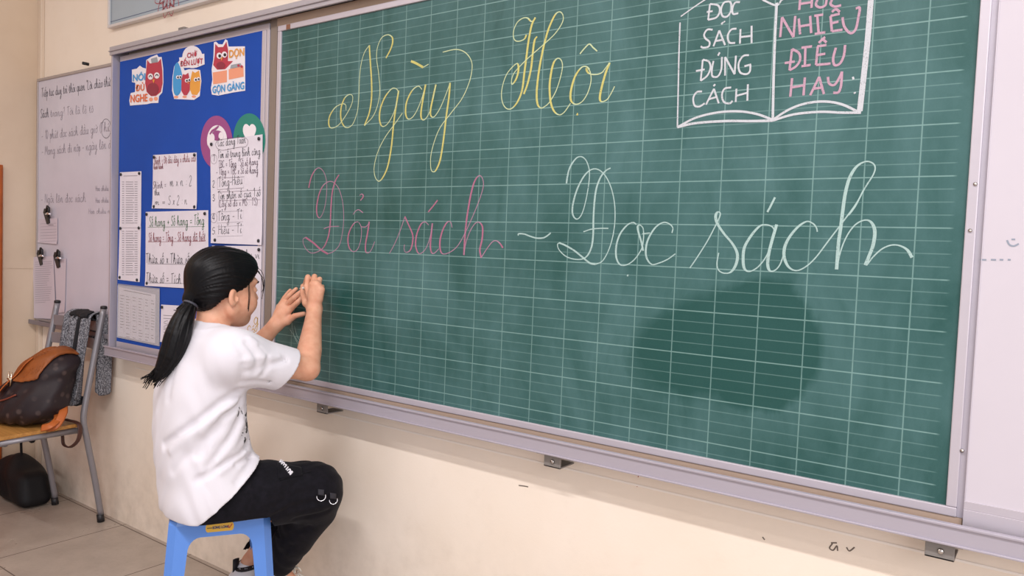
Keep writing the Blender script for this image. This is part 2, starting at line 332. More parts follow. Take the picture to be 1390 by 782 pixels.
# ------------------------------------------------------------------ chalkboard
GX0, GX1, GZ0, GZ1 = .013, 2.084, .820, 1.999
def board_mat():
    m = mat('green_chalkboard', '2c5f59', rough=.42, spec=.42); t = NT(m); ob = t.obj(); s = t.sep(ob)
    X, Z = s[0], s[2]
    dust = t.noise(t.scale(ob, (1.6, 1, 1.1)), 2.2, 6, .62, .6)
    wipe = t.noise(t.scale(ob, (1.0, 1, .35)), 9, 5, .6, .5)
    fine = t.noise(ob, 260, 3, .7)
    d = t.math('ADD', t.math('MULTIPLY', t.rng(dust, .3, .72), .55), t.math('MULTIPLY', t.rng(wipe, .4, .75), .35))
    # places wiped clean with a wet cloth
    def oval(cx, cz, rx, rz, tilt=0, soft=.25):
        dx = t.math('SUBTRACT', X, cx); dz = t.math('SUBTRACT', Z, cz); ct, st = math.cos(tilt), math.sin(tilt)
        a = t.math('DIVIDE', t.math('ADD', t.math('MULTIPLY', dx, ct), t.math('MULTIPLY', dz, st)), rx)
        q = t.math('DIVIDE', t.math('SUBTRACT', t.math('MULTIPLY', dz, ct), t.math('MULTIPLY', dx, st)), rz)
        r = t.math('SQRT', t.math('ADD', t.math('MULTIPLY', a, a), t.math('MULTIPLY', q, q)))
        r = t.math('ADD', r, t.math('MULTIPLY', t.math('SUBTRACT', wipe, .5), .5))
        return t.rng(r, 1, 1 - soft)
    clean = t.math('MAXIMUM', oval(1.70, 1.09, .155, .155, 0, .10), oval(1.60, 1.08, .24, .135, .30, .25))
    clean = t.math('MAXIMUM', clean, t.math('MULTIPLY', oval(.40, 1.07, .16, .13, .3, .6), 1.0))
    clean = t.math('MAXIMUM', clean, t.math('MULTIPLY', oval(.42, .95, .30, .09, .1, .8), .6))
    d = t.math('MULTIPLY', d, t.math('SUBTRACT', 1, t.math('MULTIPLY', clean, .9)))
    d = t.math('ADD', d, t.math('MULTIPLY', t.math('SUBTRACT', fine, .5), .18))
    c = t.mix(t.rng(d, 0, 1), lin('1b4b46'), lin('567c7d'))
    def line(co, off, pitch, wd):
        f = t.math('FRACT', t.math('ADD', t.math('DIVIDE', t.math('SUBTRACT', co, off), pitch), .5))
        return t.rng(t.math('ABSOLUTE', t.math('SUBTRACT', f, .5)), wd / pitch * .75, wd / pitch * .35)
    g = t.math('MULTIPLY', line(Z, 2.055, .025, .0018), .18)
    g = t.math('MAXIMUM', g, t.math('MULTIPLY', line(Z, 2.055, .1, .0022), .38))
    g = t.math('MAXIMUM', g, t.math('MULTIPLY', line(X, 0, .1, .0022), .33))
    g = t.math('MULTIPLY', g, t.rng(X, GX1 - .018, GX1 - .026)); g = t.math('MULTIPLY', g, t.rng(t.noise(ob, 30, 3), .2, .5, .65, 1))
    c = t.mix(g, c, lin('a9cfc8')); t.link(c, t.b.inputs['Base Color'])
    t.link(t.rng(d, 0, 1, .36, .55), t.b.inputs['Roughness']); return m
board = empty('chalkboard', (0, 0, 0), 'wide green ruled chalkboard with yellow, pink and white chalk writing in an aluminium frame', 'chalkboard')
MB().box((GX0 - .004, 0, GZ0 - .004), (GX1 + .004, .014, GZ1 + .004)).build('writing_surface', board_mat(), board)
def frame(x0, x1, z0, z1, wd, y0, y1):
    b = MB(); b.box((x0 - wd, y0, z0 - wd), (x1 + wd, y1, z0)); b.box((x0 - wd, y0, z1), (x1 + wd, y1, z1 + wd)); b.box((x0 - wd, y0, z0), (x0, y1, z1)); b.box((x1, y0, z0), (x1 + wd, y1, z1)); return b
M_frame = alu('pale_frame_aluminium', 'c8c1c9', .42)
b = frame(GX0, GX1, GZ0, GZ1, .0185, -.006, .02); b.build('frame', M_frame, board, bevel=.002)
b = MB().box((GX1 + .0185, -.003, GZ0 - .018), (GX1 + .03, .018, GZ1 + .018)); b.build('frame_edge', M_alu, board)
for u, v in ((1324, 250), (1317, 313), (1306, 612)):
    c = on_wall(u, v, -.006); b = MB(); b.tube([c + np.array([0, .002, 0]), c - np.array([0, .002, 0])], .0035, 12); b.build('screw', M_screw, board)
c = on_wall(392, 37, -.006); b = MB().box((c[0] - .012, -.0075, c[2] - .006), (c[0] + .008, -.006, c[2] + .010)); b.build('corner_tape', mat('brown_tape', '8a5d45', .6), board)
# ------------------------------------------------------------------ chalk
def chalk(name, c, cover=.9):
    m = mat(name, c, .9, spec=.1); t = NT(m); n = t.noise(t.obj(), 420, 3, .7); n2 = t.noise(t.obj(), 40, 3)
    a = t.rng(t.math('ADD', n, t.math('MULTIPLY', n2, .35)), .42, .62, cover * .35, cover)
    tr = t.node('ShaderNodeBsdfTransparent'); mx = t.node('ShaderNodeMixShader'); t.link(a, mx.inputs[0]); t.link(tr.outputs[0], mx.inputs[1]); t.link(t.b.outputs[0], mx.inputs[2])
    t.link(mx.outputs[0], t.nt.nodes['Material Output'].inputs[0]); return m
M_cy = chalk('yellow_chalk', 'dcd37f', .8); M_cyt = chalk('pale_yellow_chalk', 'cfdcae', .85); M_cp = chalk('pink_chalk', 'cf7f9f', .62); M_cpt = chalk('faint_pink_chalk', 'bb90a8', .75); M_cw = chalk('white_chalk', 'bcd8d3', .75); M_cpw = chalk('pale_pink_chalk', 'cfa6b9', .8)
def stroke(mb, s, o, k, thin=.0026, thick=.0062, mi=0, mi_thin=None, n=8, y=-.0008, even=None):
    """s: 'x,y x,y ...' traced on the board in a zoomed picture with origin o and scale k"""
    P = [tuple(map(float, q.split(','))) for q in s.split()]
    W = np.array([on_wall(o[0] + a / k, o[1] + c / k, y - random.random() * .0004) for a, c in P]); Q = spline(W, n)
    T = np.gradient(Q, axis=0); T /= (np.linalg.norm(T, axis=1)[:, None] + 1e-9)
    if even: wd = np.full(len(Q), even)
    else: wd = thin + (thick - thin) * np.clip(-T[:, 2], 0, 1) ** 2
    kk = np.ones(5) / 5; wd = np.convolve(np.pad(wd, 2, mode='edge'), kk, 'valid')
    if mi_thin is None: mb.ribbon(Q, wd, (0, -1, 0), mi); return
    pale = wd < thin + .42 * (thick - thin); i = 0                       # light up-strokes leave paler chalk than firm down-strokes
    while i < len(Q) - 1:
        j = i + 1
        while j < len(Q) - 1 and pale[j] == pale[i]: j += 1
        mb.ribbon(Q[i:j + 1], wd[i:j + 1], (0, -1, 0), mi_thin if pale[i] else mi); i = j
def word(name, mats, strokes, o, k, label=None, **kw):
    mb = MB()
    for s in strokes:
        q = dict(kw)
        if isinstance(s, tuple): s, ex = s; q.update(ex)
        stroke(mb, s, o, k, **q)
    ob = mb.build(name, mats, board)
    if label: ob['label'] = label
    return ob
Y = dict(thin=.0027, thick=.0062, mi_thin=1)
word('chalk_word', [M_cy, M_cyt], [
 '270,450 268,428 252,425 225,440 203,475 200,510 212,523 240,510 270,470 293,425 297,395 285,386 265,400 250,440 250,490 268,520 295,510 315,460 322,400 325,320 332,260 345,215 365,185',
 '365,185 369,250 374,330 374,400 365,460 345,513', '345,513 380,475 400,425 408,370 403,300 395,240 398,195 415,155 440,142 458,152 460,175 450,205 433,237',
 '485,385 478,365 458,362 430,395 410,445 407,490 418,516 440,505 465,460 480,400 485,370', '485,370 475,430 465,500 455,600 440,680 420,725 403,740 388,720 385,680 400,620 430,560 470,505 500,462',
 '580,365 565,352 540,370 518,415 513,460 522,485 540,480 560,450 580,400 595,345', '595,345 585,400 577,450 577,480 588,490 605,470 620,430 637,345', '637,345 625,400 615,450 618,475 632,475 655,440 678,385 695,338',
 '695,338 690,400 680,470 668,570 655,650 640,690 628,702 617,690 616,640 630,580 655,520 700,460 745,400 775,330 785,270 775,235 750,210 715,202 665,213',
 ('535,250 555,258 585,275', dict(even=.007)), '585,275 607,262'], (380, 0), 3.0088, 'yellow chalk script on the upper left of the board', **Y)
word('chalk_word', [M_cy, M_cyt], [
 '238,205 225,230 195,243 170,238 160,210 165,170 185,130 215,108 243,106 268,127 290,103',
 '290,103 268,150 250,240 238,330 225,430 212,530 185,600 150,640 120,640 98,610 90,560 98,500 120,440 150,400 180,375 190,390 188,430 172,475 152,497 150,470 165,430 200,390 250,340 330,270 400,205 440,150 455,110 448,80 430,70 405,90 370,165 345,250 325,340 308,440 298,540 302,610 322,637 350,625 375,600 410,540 437,460 450,390 440,352 420,345 398,370 383,430 374,510 380,600 400,655 430,677 460,662 497,610',
 '300,215 285,240 275,310 265,400 245,490 222,555', '610,408 590,392 560,400 525,450 503,520 497,575 508,605 535,615 570,595 600,545 618,480 615,430 598,400 592,410 605,432 640,440 680,430 705,400 728,370',
 '728,370 705,430 685,500 672,560 672,590 685,600 715,585 740,545 757,510', ('553,318 580,285 608,260 630,280 655,302', dict(even=.0035)), ('534,672 538,674 542,673', dict(even=.006))], (660, 0), 4.346, 'yellow chalk script in the upper middle of the board', **Y)
word('chalk_word', [M_cp, M_cpt], [
 '262,118 240,155 222,220 214,310 210,400 200,475 175,540 140,570 100,580 70,560 52,525 50,498 65,488', ('65,488 110,520 155,560 195,585', dict(even=.0065)), '195,585 230,570 262,535 280,470 289,380 283,280 262,205 235,168 205,158 170,180 145,230 130,305 133,355 148,372 168,340 182,285 189,215 187,150 170,100 145,78 120,92 97,135 83,195',
 '172,437 205,425 262,422', '375,395 350,405 322,455 314,510 325,555 350,572 375,550 392,490 393,430 378,398', '390,425 420,425 440,400', '440,395 430,460 418,530 420,572 437,578 455,555 472,512', '345,352 360,332 378,325 403,342', '383,240 395,232 404,240 400,255 388,270'], (400, 210), 4.344, 'pink chalk word with a tall looped capital at the left of the board', thin=.0026, thick=.0058, mi_thin=1)
word('chalk_word', [M_cp, M_cpt], ['558,583 590,525 625,440 650,365', '650,365 670,410 695,470 695,520 680,565 655,575 645,555 648,530', '790,415 770,397 745,410 720,470 713,530 725,575 745,582 775,550 800,480 812,405', '812,405 805,470 800,540 808,578 825,580 850,555', ('787,338 815,305 843,268', dict(even=.004)),
 '928,430 920,398 900,398 875,440 858,500 857,550 870,583 905,580 950,550 985,500 1020,430 1060,340 1095,250 1113,180 1105,135 1085,125 1060,160 1040,230 1025,310 1012,400 1003,500 998,592', '998,592 1010,520 1035,450 1065,405 1090,400 1108,430 1105,500 1092,560 1100,608', '1100,608 1130,560 1165,515 1190,508 1212,525 1228,550'], (400, 210), 4.344, 'pink chalk word right of the pink word with the looped capital', thin=.0026, thick=.0058, mi_thin=1)
word('chalk_word', [M_cw], [
 ('58,520 62,510 95,512 130,525 165,535 200,535 225,525 250,505', dict(even=.0038)),
 '603,122 575,138 545,175 520,240 508,320 502,420 500,520 490,590 465,640 430,660 380,658 335,640 300,605 290,575 300,563', ('300,563 340,580 390,610 440,650 480,682 515,690', dict(even=.0045)), '515,690 555,670 590,610 615,530 628,440 627,340 610,250 580,180 545,140 510,127 475,140 440,180 405,250 382,330 378,385 390,415 410,422 435,390 458,310 475,210 478,140 465,90 445,62 420,55 395,70 365,115 350,165 343,213',
 '443,498 490,483 540,478 590,478', '755,455 735,443 700,460 660,510 637,580 637,650 660,692 700,692 745,660 785,600 797,540 795,480 775,458 762,470 770,510 785,560 795,610', '790,510 835,505', '965,505 970,475 950,452 915,443 870,470 830,530 812,590 815,650 845,690 890,682 940,660 985,628', ('700,754 704,758 706,750', dict(even=.003))], (690, 200), 4.344, 'white chalk script in the middle of the board', thin=.0028, thick=.005)
word('chalk_word', [M_cw], [
 '28,712 70,650 130,555 185,450 207,400 203,383 188,385 180,410 190,450 230,510 280,570 308,630 300,690 270,735 230,742 198,725 188,685 198,622', '530,500 515,470 480,457 440,465 390,520 350,590 342,660 350,715 380,732 430,705 480,640 520,540 540,455', '540,455 515,540 495,620 487,690 500,728 530,725 560,690 585,620', ('485,382 505,345 530,295', dict(even=.0045)),
 '780,498 772,470 750,447 715,438 665,470 615,530 587,590 585,650 610,705 655,727 710,705 770,650 850,545 930,440 1010,330 1060,240 1110,160 1120,115 1100,90 1060,85 1010,115 970,180 945,270 930,370 918,470 905,560 893,720', '893,720 915,620 950,530 1000,460 1055,430 1095,440 1118,490 1110,570 1085,640 1062,695', '1070,695 1110,645 1160,600 1215,577 1265,580 1310,605 1338,650', '965,400 1005,345 1050,255'], (930, 200), 4.344, 'white chalk script on the right of the board', thin=.0028, thick=.0068)
M = dict(even=.0042)
def pile(*a): return [(s, M) for s in a]
M_cwb = chalk('bright_white_chalk', 'd6d8dd', .82)
word('chalk_book_drawing', [M_cwb], [('95,62 140,30 185,0 260,-45 350,-40 405,0', dict(even=.003)), ('405,0 455,20 475,0', dict(even=.004)), ('92,85 88,200 86,300 82,480', dict(even=.0036)), ('457,10 450,150 445,300 442,450', dict(even=.0055)), ('812,0 800,150 785,290 770,420', dict(even=.011)), ('475,0 600,-50 700,-60 812,-20', dict(even=.003)),
 ('82,480 150,445 230,425 310,420 380,430 442,452', dict(even=.005)), ('82,480 150,465 260,457 360,457 442,455', dict(even=.0055)), ('442,452 500,415 560,392 630,383 700,393 770,425', dict(even=.005)), ('442,455 520,432 620,422 700,425 775,425', dict(even=.005)),
 ('744,290 747,300', dict(even=.004)), ('750,348 753,353', dict(even=.004))], (890, 0), 2.78, 'white chalk drawing of an open book')
word('chalk_capitals', [M_cwb], pile('205,15 198,75', '205,15 235,20 242,40 230,65 198,75', '193,45 215,42', '278,5 258,10 247,35 252,60 270,62 285,40 285,15 278,5', '318,8 300,10 290,30 292,52 312,50', '258,80 260,84',
 '215,112 195,112 183,130 188,145 203,158 200,175 180,180 170,175', '218,175 240,115', '240,115 262,170', '225,155 255,150', '248,92 254,84', '305,108 285,112 272,135 278,160 300,162', '320,110 318,165', '362,97 362,163', '320,140 362,135',
 '178,225 170,305', '178,225 200,232 207,255 195,285 170,305', '152,268 185,262', '218,230 212,265 215,288 235,288 248,260 250,215', '235,210 242,198', '262,285 262,215', '262,215 298,280', '298,280 303,210', '352,208 330,212 313,240 318,272 340,280 355,270 358,245', '335,250 360,243',
 '175,345 155,348 142,370 147,398 165,402 185,390', '190,395 220,335', '220,335 238,390', '200,375 232,365', '218,325 225,318', '285,330 260,335 250,360 258,385 280,390 290,380', '305,335 302,385', '348,318 346,380', '303,362 347,350'), (890, 0), 2.78, 'white chalk capitals on the left page of the drawn book')
rp = ('545,0 542,38', '590,-5 588,30', '543,15 590,8', '610,0 605,18 620,28 640,20 645,0', '665,0 660,15 675,25 700,20', '470,140 477,65', '477,65 520,140', '520,140 527,60', '540,70 545,130', '583,60 587,125', '542,100 585,93', '610,60 615,125', '598,60 632,55', '600,128 640,122', '660,60 665,118', '660,60 695,52', '662,88 690,82', '665,118 705,112', '665,45 680,35 695,45', '705,65 712,100 735,125 755,110 765,65 770,30 755,32',
 '515,185 505,265', '515,185 540,200 545,225 530,250 505,265', '487,238 525,232', '565,180 563,248', '550,180 590,175', '550,250 585,245', '612,175 605,245', '610,175 645,170', '608,208 640,203', '605,245 660,240', '615,162 630,150 645,160', '625,150 640,140', '680,180 670,220 675,245 695,240 710,210 715,170',
 '515,295 508,365', '563,292 558,360', '512,330 560,322', '583,360 617,290', '617,290 635,355', '595,335 630,330', '650,290 655,315 675,320 695,290 703,270', '703,270 700,320 690,348 670,350')
word('chalk_capitals', [M_cpw], [(s, dict(even=.0050)) for s in rp], (890, 0), 2.78, 'pink and white chalk capitals on the right page of the drawn book')
word('chalk_sketch', [M_cw], [(s, dict(even=.002)) for s in ('320,170 270,240 235,330 245,440 300,530', '375,560 385,500', '220,400 300,520', '245,380 262,440 290,480')], (340, 350), 4.116, 'thin white chalk lines being drawn below the hands')
# ------------------------------------------------------------------ white panel on the right
panel = empty('white_panel', (2.7, -.012, .80), 'glossy white sliding board panel to the right of the green chalkboard', 'whiteboard')
M_wht = mat('white_enamel', 'cec7cf', .3, spec=.45, noise=.05, nscale=3)
b = MB(); b.box((2.114, -.012, .786), (3.35, .012, .822)); b.box((2.114, -.0105, .822), (3.35, .012, .838)); b.box((2.114, -.010, .838), (2.1155, .01, 2.01)); b.box((2.114, -.012, 1.99), (3.35, .012, 2.015)); b.build('frame', M_frame, panel, bevel=.0015)
b = MB().box((2.1155, -.008, .838), (3.35, .008, 1.99))
for st in ([(1367, 326), (1370, 332), (1376, 334), (1383, 331)], [(1373, 325), (1378, 325)]): b.ribbon(spline([on_wall(u, v, -.0086) for u, v in st], 6), .003, (0, -1, 0), 1)
for u0, u1 in ((1330, 1339), (1345, 1352), (1357, 1362), (1368, 1372)): b.ribbon([on_wall(u0, 352.5, -.0086), on_wall(u1, 352.8, -.0086)], .003, (0, -1, 0), 1)
b.ribbon(spline([on_wall(u, v, -.0086) for u, v in ((1309, 680), (1312, 686), (1319, 691))], 6), [.002] * 3 + [.006] * 7 + [.002] * 3, (0, -1, 0), 1)
b.build('writing_surface', [M_wht, mat('faint_marker', '8f97a5', .6)], panel)
# ------------------------------------------------------------------ blue notice board
BLY = -.004
nb = empty('notice_board', (-.58, BLY, .80), 'bright blue notice board covered with pinned papers and stickers left of the chalkboard', 'notice board')
M_blue = mat('blue_felt_board', '1d4dac', .7, spec=.25, noise=.10, nscale=5, bump=.1, bscale=400)
BX0, BX1, BZ0, BZ1 = -1.074, -.094, .817, 2.014
MB().box((BX0, BLY, BZ0), (BX1, BLY + .015, BZ1)).build('felt_panel', M_blue, nb)
b = MB(); b.box((BX0, -.0045, BZ1), (BX1 + .04, .022, BZ1 + .022)); b.box((BX0, -.0045, BZ0 - .032), (BX1 + .04, .022, BZ0)); b.box((BX1, -.0045, BZ0), (BX1 + .022, .022, BZ1)); b.box((BX1 + .026, -.0045, BZ0), (BX1 + .042, .022, BZ1)); b.box((BX0 - .003, -.002, BZ0), (BX0 + .004, .022, BZ1))
b.build('frame', M_frame, nb, bevel=.0015)
M_paper = mat('white_paper', 'e4dee8', .8, spec=.2, noise=.06, nscale=15); M_ink = mat('black_ink', '2a2930', .7); M_inkr = mat('red_ink', '8e3b46', .7); M_inkg = mat('green_ink', '2f6a3c', .7); M_inkp = mat('purple_grey_ink', '6c5a68', .7); M_inky = mat('yellow_marker', 'c9a24a', .7); M_print = mat('grey_print', '8d8a93', .8)
INKS = [M_paper, M_ink, M_inkr, M_inkg, M_inkp, M_inky, M_print]
def paper(name, quad, y, label, cat='paper', group=None, pins=(), curl=.004, mats=INKS):
    """sheet with corners TL TR BR BL taken on the plane y; returns (mesh builder, finish function)"""
    Q = [on_wall(u, v, y) for u, v in quad]; n = 10
    def pt(s, t, dy=0):
        p = (Q[3] * (1 - s) + Q[2] * s) * (1 - t) + (Q[0] * (1 - s) + Q[1] * s) * t
        p = p.copy(); p[1] = y - .0005 - curl * (max(0, .25 - t) / .25) ** 2 * .7 + dy; return p
    mb = MB(); V = [pt(i / n, j / n) for j in range(n + 1) for i in range(n + 1)]; B = [v + np.array([0, .0005, 0]) for v in V]; k = len(V)
    fs = [(j * (n + 1) + i, j * (n + 1) + i + 1, (j + 1) * (n + 1) + i + 1, (j + 1) * (n + 1) + i) for j in range(n) for i in range(n)]
    mb.add(V + B, fs + [tuple(k + q for q in f[::-1]) for f in fs] + [(i, k + i, k + i + 1, i + 1) for i in range(n)] + [(k - 1 - i, k + k - 1 - i, k + k - 2 - i, k - 2 - i) for i in range(n)] + [(j * (n + 1), (j + 1) * (n + 1), k + (j + 1) * (n + 1), k + j * (n + 1)) for j in range(n)] + [(j * (n + 1) + n, k + j * (n + 1) + n, k + (j + 1) * (n + 1) + n, (j + 1) * (n + 1) + n) for j in range(n)], 0)
    C0 = sum(Q) / 4; X0, X1 = Q[3][0], Q[2][0]; Z0, Z1 = Q[3][2], Q[0][2]
    def surf(p):
        t = (p[2] - Z0) / (Z1 - Z0); return np.array([p[0], y - .0012 - curl * (max(0, .25 - t) / .25) ** 2 * .7, p[2]])
    def ink(txt, a, c, xh, mi=1, lw=.0020):
        A = on_wall(*a, y); E = on_wall(*c, y); L, wt = hand_lines(txt); ex = E - A; W = np.linalg.norm(ex); ex /= W; kx = W / max(wt, .1); ey = np.array([0, 0, 1.]); h = xh * .0026 * 1.38
        for st in L:
            P = spline([(q + random.uniform(-.04, .04), r + random.uniform(-.04, .04)) for q, r in st], 4)
            mb.ribbon([surf(A + ex * (q * kx) + ey * (r * h)) for q, r in P], lw, (0, -1, 0), mi)
    def line(pts, mi=1, lw=.0012, sm=1): mb.ribbon([surf(p) for p in (spline([on_wall(u, v, y) for u, v in pts], 6) if sm else [on_wall(u, v, y) for u, v in pts])], lw, (0, -1, 0), mi)
    def done():
        o = mb.build(name, mats, None, origin=C0); tag(o, label, cat, group)
        for u, v in pins:
            c = on_wall(u, v, y); q = MB(); q.tube([c + np.array([0, -.001, 0]), c + np.array([0, -.003, 0]), c + np.array([0, -.006, 0]), c + np.array([0, -.008, 0])], [.004, .0065, .006, .001], 10); q.build('push_pin', M_dark, o)
        return o
    return mb, ink, line, done
PY = BLY - .001
# tall roster made of two sheets
for k, (q, lab) in enumerate((([(163, 234), (192, 232.5), (191.5, 309), (162.5, 309)], 'narrow printed roster sheet at the left edge of the blue board, upper of the pair'), ([(162.5, 307), (191.5, 306.5), (190, 383), (160.5, 379.5)], 'narrow list sheet of thin printed rows pinned below the roster at the blue board\'s edge'))):
    mb, ink, line, done = paper('printed_list', q, PY - .001 * (1 - k), lab, pins=[(q[0][0] + 2, q[0][1] + 3), (q[1][0] - 2, q[1][1] + 3)] + ([(q[2][0] - 3, q[2][1] - 3), (q[3][0] + 3, q[3][1] - 3)] if k else []), curl=.002)
    v0 = q[0][1] + 7
    if k == 0: line([(168, 239), (187, 238.5)], 6, .002, 0); v0 += 6
    while v0 < q[3][1] - 5:
        for a, c in ((166, 169), (171, 180 + random.random() * 3), (183, 187)): line([(a, v0), (c, v0)], 6, .0022, 0)
        v0 += 3.1
    done()
mb, ink, line, done = paper('formula_sheet', [(208, 210.5), (267, 207), (267.5, 284), (207, 283)], PY, 'white sheet with a red handwritten line and a formula in n and m', pins=[(210, 213.5), (265, 210.5), (210, 280.5), (265, 281)])
ink('Sbình = Độ dài đáy x chiều cao', (209, 223), (266, 219), 4.2, 2); ink('hình hành', (209, 230), (222, 229), 3, 2)
ink('Shình =', (208, 256), (226, 255), 4, 4); ink('m x n : 2', (231, 253), (261, 252), 5.5, 1, .0018); ink('thoi', (210, 265), (217, 265), 3.4, 1); ink('m =', (211, 278), (225, 278), 3.4, 1); ink('S x 2 : n', (229, 278), (255, 277.5), 5, 1, .0018); done()
mb, ink, line, done = paper('formula_sheet', [(198, 287.7), (282.8, 285.4), (283, 393), (197.5, 388)], PY, 'wide white sheet of sums with a green top line behind the girl\'s head', pins=[(200, 291), (279, 290), (200.5, 384.5)])
ink('Số hạng + Số hạng = Tổng', (203, 307.5), (278, 305), 5.5, 3, .0026); ink('Số hạng = Tổng - Số hạng đã biết', (202, 328), (279.5, 327), 5, 2, .0024); ink('Thừa số x Thừa số = Tích', (198.5, 357), (283, 358), 5.5, 1, .0026); ink('Thừa số = Tích : Thừa số', (199, 383), (282, 387), 5.5, 1, .0026)
for v, mi in ((308.5, 3), (328.5, 2), (358, 1), (384, 1)): line([(201, v), (278, v - 1 if v < 340 else v + 1.5)], mi, .0012, 0)
done()
mb, ink, line, done = paper('handwritten_sheet', [(285.5, 192.4), (356.5, 182.4), (356, 332.8), (287, 330)], PY - .003, 'tall white numbered list pinned over the pink and green round stickers', pins=[(352.5, 188.5), (288, 196), (293, 326), (352, 327)])
ink('Các dạng Toán', (296, 199), (334, 194), 4.2, 1, .0018)
line([(296, 190), (305, 189), (315, 187.5), (325, 186.5), (333, 187), (337, 192), (334, 199), (325, 200), (314, 202), (303, 204), (296, 202), (293, 196), (296, 190)], 4, .0014)
ink('Tìm số trung bình cộng', (296, 215), (354, 210), 4.2, 1, .0018); ink('TBC = Tổng : Số số hạng', (297, 228), (351, 223.5), 3.7, 4); ink('- Tổng = TBC x Số số hạng', (294, 237.5), (351, 235), 3.7, 4)
ink('Tổng-Hiệu', (297, 254), (330, 249.5), 5.2, 1, .0018); line([(295.5, 242), (332, 240), (331, 255), (295.5, 257.5), (295.5, 242)], 4, .0012, 0); line([(296, 261), (355, 258)], 4, .001, 0)
ink('Tìm phân số của 1 số', (296, 271), (354, 266), 4.2, 1, .0018); line([(298, 272.5), (354, 271)], 4, .001, 0); ink('(Lấy số đó x MS : TS)', (297, 281), (350, 278.5), 3.7, 4)
ink('Tổng - Tỉ', (296, 300), (329, 297), 5, 1, .0018); line([(295, 288), (331, 286), (330, 301), (295, 303), (295, 288)], 6, .0009, 0); ink('Hiệu - Tỉ', (297, 318), (329, 316), 5, 1, .0018); line([(295, 308), (331, 306), (330, 320), (296, 321)], 6, .0009, 0)
for n_, v in (('1', 219), ('2', 254), ('3', 273), ('4', 299), ('5.', 318)): ink(n_, (288.5, v), (292 if len(n_) == 1 else 294, v), 3.4)
for v in (216, 296): line([(290.5 + 4.5 * math.cos(a), v + 6.5 * math.sin(a)) for a in np.linspace(0, 6.28, 10)], 4, .001)
done()
mb, ink, line, done = paper('handwritten_sheet', [(287.8, 333.5), (355.5, 334), (352.5, 470), (289, 466)], PY - .001, 'white sheet with yellow lettering at the board\'s lower right, behind the girl\'s face', pins=[(352.5, 339), (291, 338)])
ink('chu vi', (330, 349), (353, 351), 4, 1); ink('g', (345, 440), (352, 441), 7, 5, .003); ink('Số', (335, 458), (347, 459), 6, 5, .003); done()
mb, ink, line, done = paper('printed_sheet', [(219, 413.5), (262, 416), (262, 470), (217.5, 464)], PY, 'small white printed sheet beside the girl\'s ponytail', pins=[(221, 417)], curl=.001)
line([(236, 421), (250, 422)], 1, .003, 0)
for v in (428, 432, 447, 451, 455): line([(222, v), (256, v + 2)], 6, .002, 0)
for v in (437, 443): line([(223, v), (228, v - 2), (228, v + 3), (223, v + 2), (223, v)], 6, .002, 0)
done()
# clear pocket with timetable
pk = empty('document_pocket', tuple(on_wall(187, 428, PY - .004)), 'clear plastic pocket holding a printed timetable at the lower left of the blue board', 'document pocket')
M_pvc = bpy.data.materials.new('clear_plastic'); M_pvc.use_nodes = True; _t = NT(M_pvc); _t.b.inputs['Base Color'].default_value = (.9, .9, .92, 1); _t.b.inputs['Roughness'].default_value = .18
_tr = _t.node('ShaderNodeBsdfTransparent'); _mx = _t.node('ShaderNodeMixShader'); _mx.inputs[0].default_value = .22; _t.link(_tr.outputs[0], _mx.inputs[1]); _t.link(_t.b.outputs[0], _mx.inputs[2]); _t.link(_mx.outputs[0], _t.nt.nodes['Material Output'].inputs[0])
def slab(name, quad, y, th, m, par, mb=None):
    Q = [on_wall(u, v, y) for u, v in quad]; q = mb or MB(); q.prism([Q[3], Q[2], Q[1], Q[0]], (0, th, 0)); return q.build(name, m, par)
slab('pocket_back', [(160, 385), (216.5, 391.5), (216.5, 470), (158.5, 458)], PY - .001, .0008, mat('pocket_backing', '8f93a4', .3), pk)
q = MB(); Q = [on_wall(u, v, PY - .004) for u, v in ((161.5, 389.5), (211, 400), (210, 466), (160, 456))]; q.prism([Q[3], Q[2], Q[1], Q[0]], (0, .002, 0))
def tl(a, c, lw=.0022):
    q.ribbon([on_wall(*a, PY - .0046), on_wall(*c, PY - .0046)], lw, (0, -1, 0), 1)
tl((168, 394), (205, 401), .003)
for r in range(15):
    v = 403 + r * 3.9
    for u in (163, 171, 180, 188, 197, 205):
        if random.random() < .85: tl((u, v + (u - 163) * .17 - 2), (u + random.uniform(3, 5.5), v + (u - 158) * .17 - 2), .0024)
for u in (169, 178, 186, 195, 203): q.ribbon([on_wall(u, 400 + (u - 163) * .17, PY - .0046), on_wall(u - 1, 452 + (u - 163) * .2, PY - .0046)], .0008, (0, -1, 0), 1)
q.build('timetable', [mat('timetable_paper', 'cdc8d2', .8), mat('timetable_print', '6b6874', .8)], pk)
slab('clear_front', [(159.5, 387), (216.5, 393), (216, 470), (158.5, 458)], PY - .0065, .0006, M_pvc, pk)
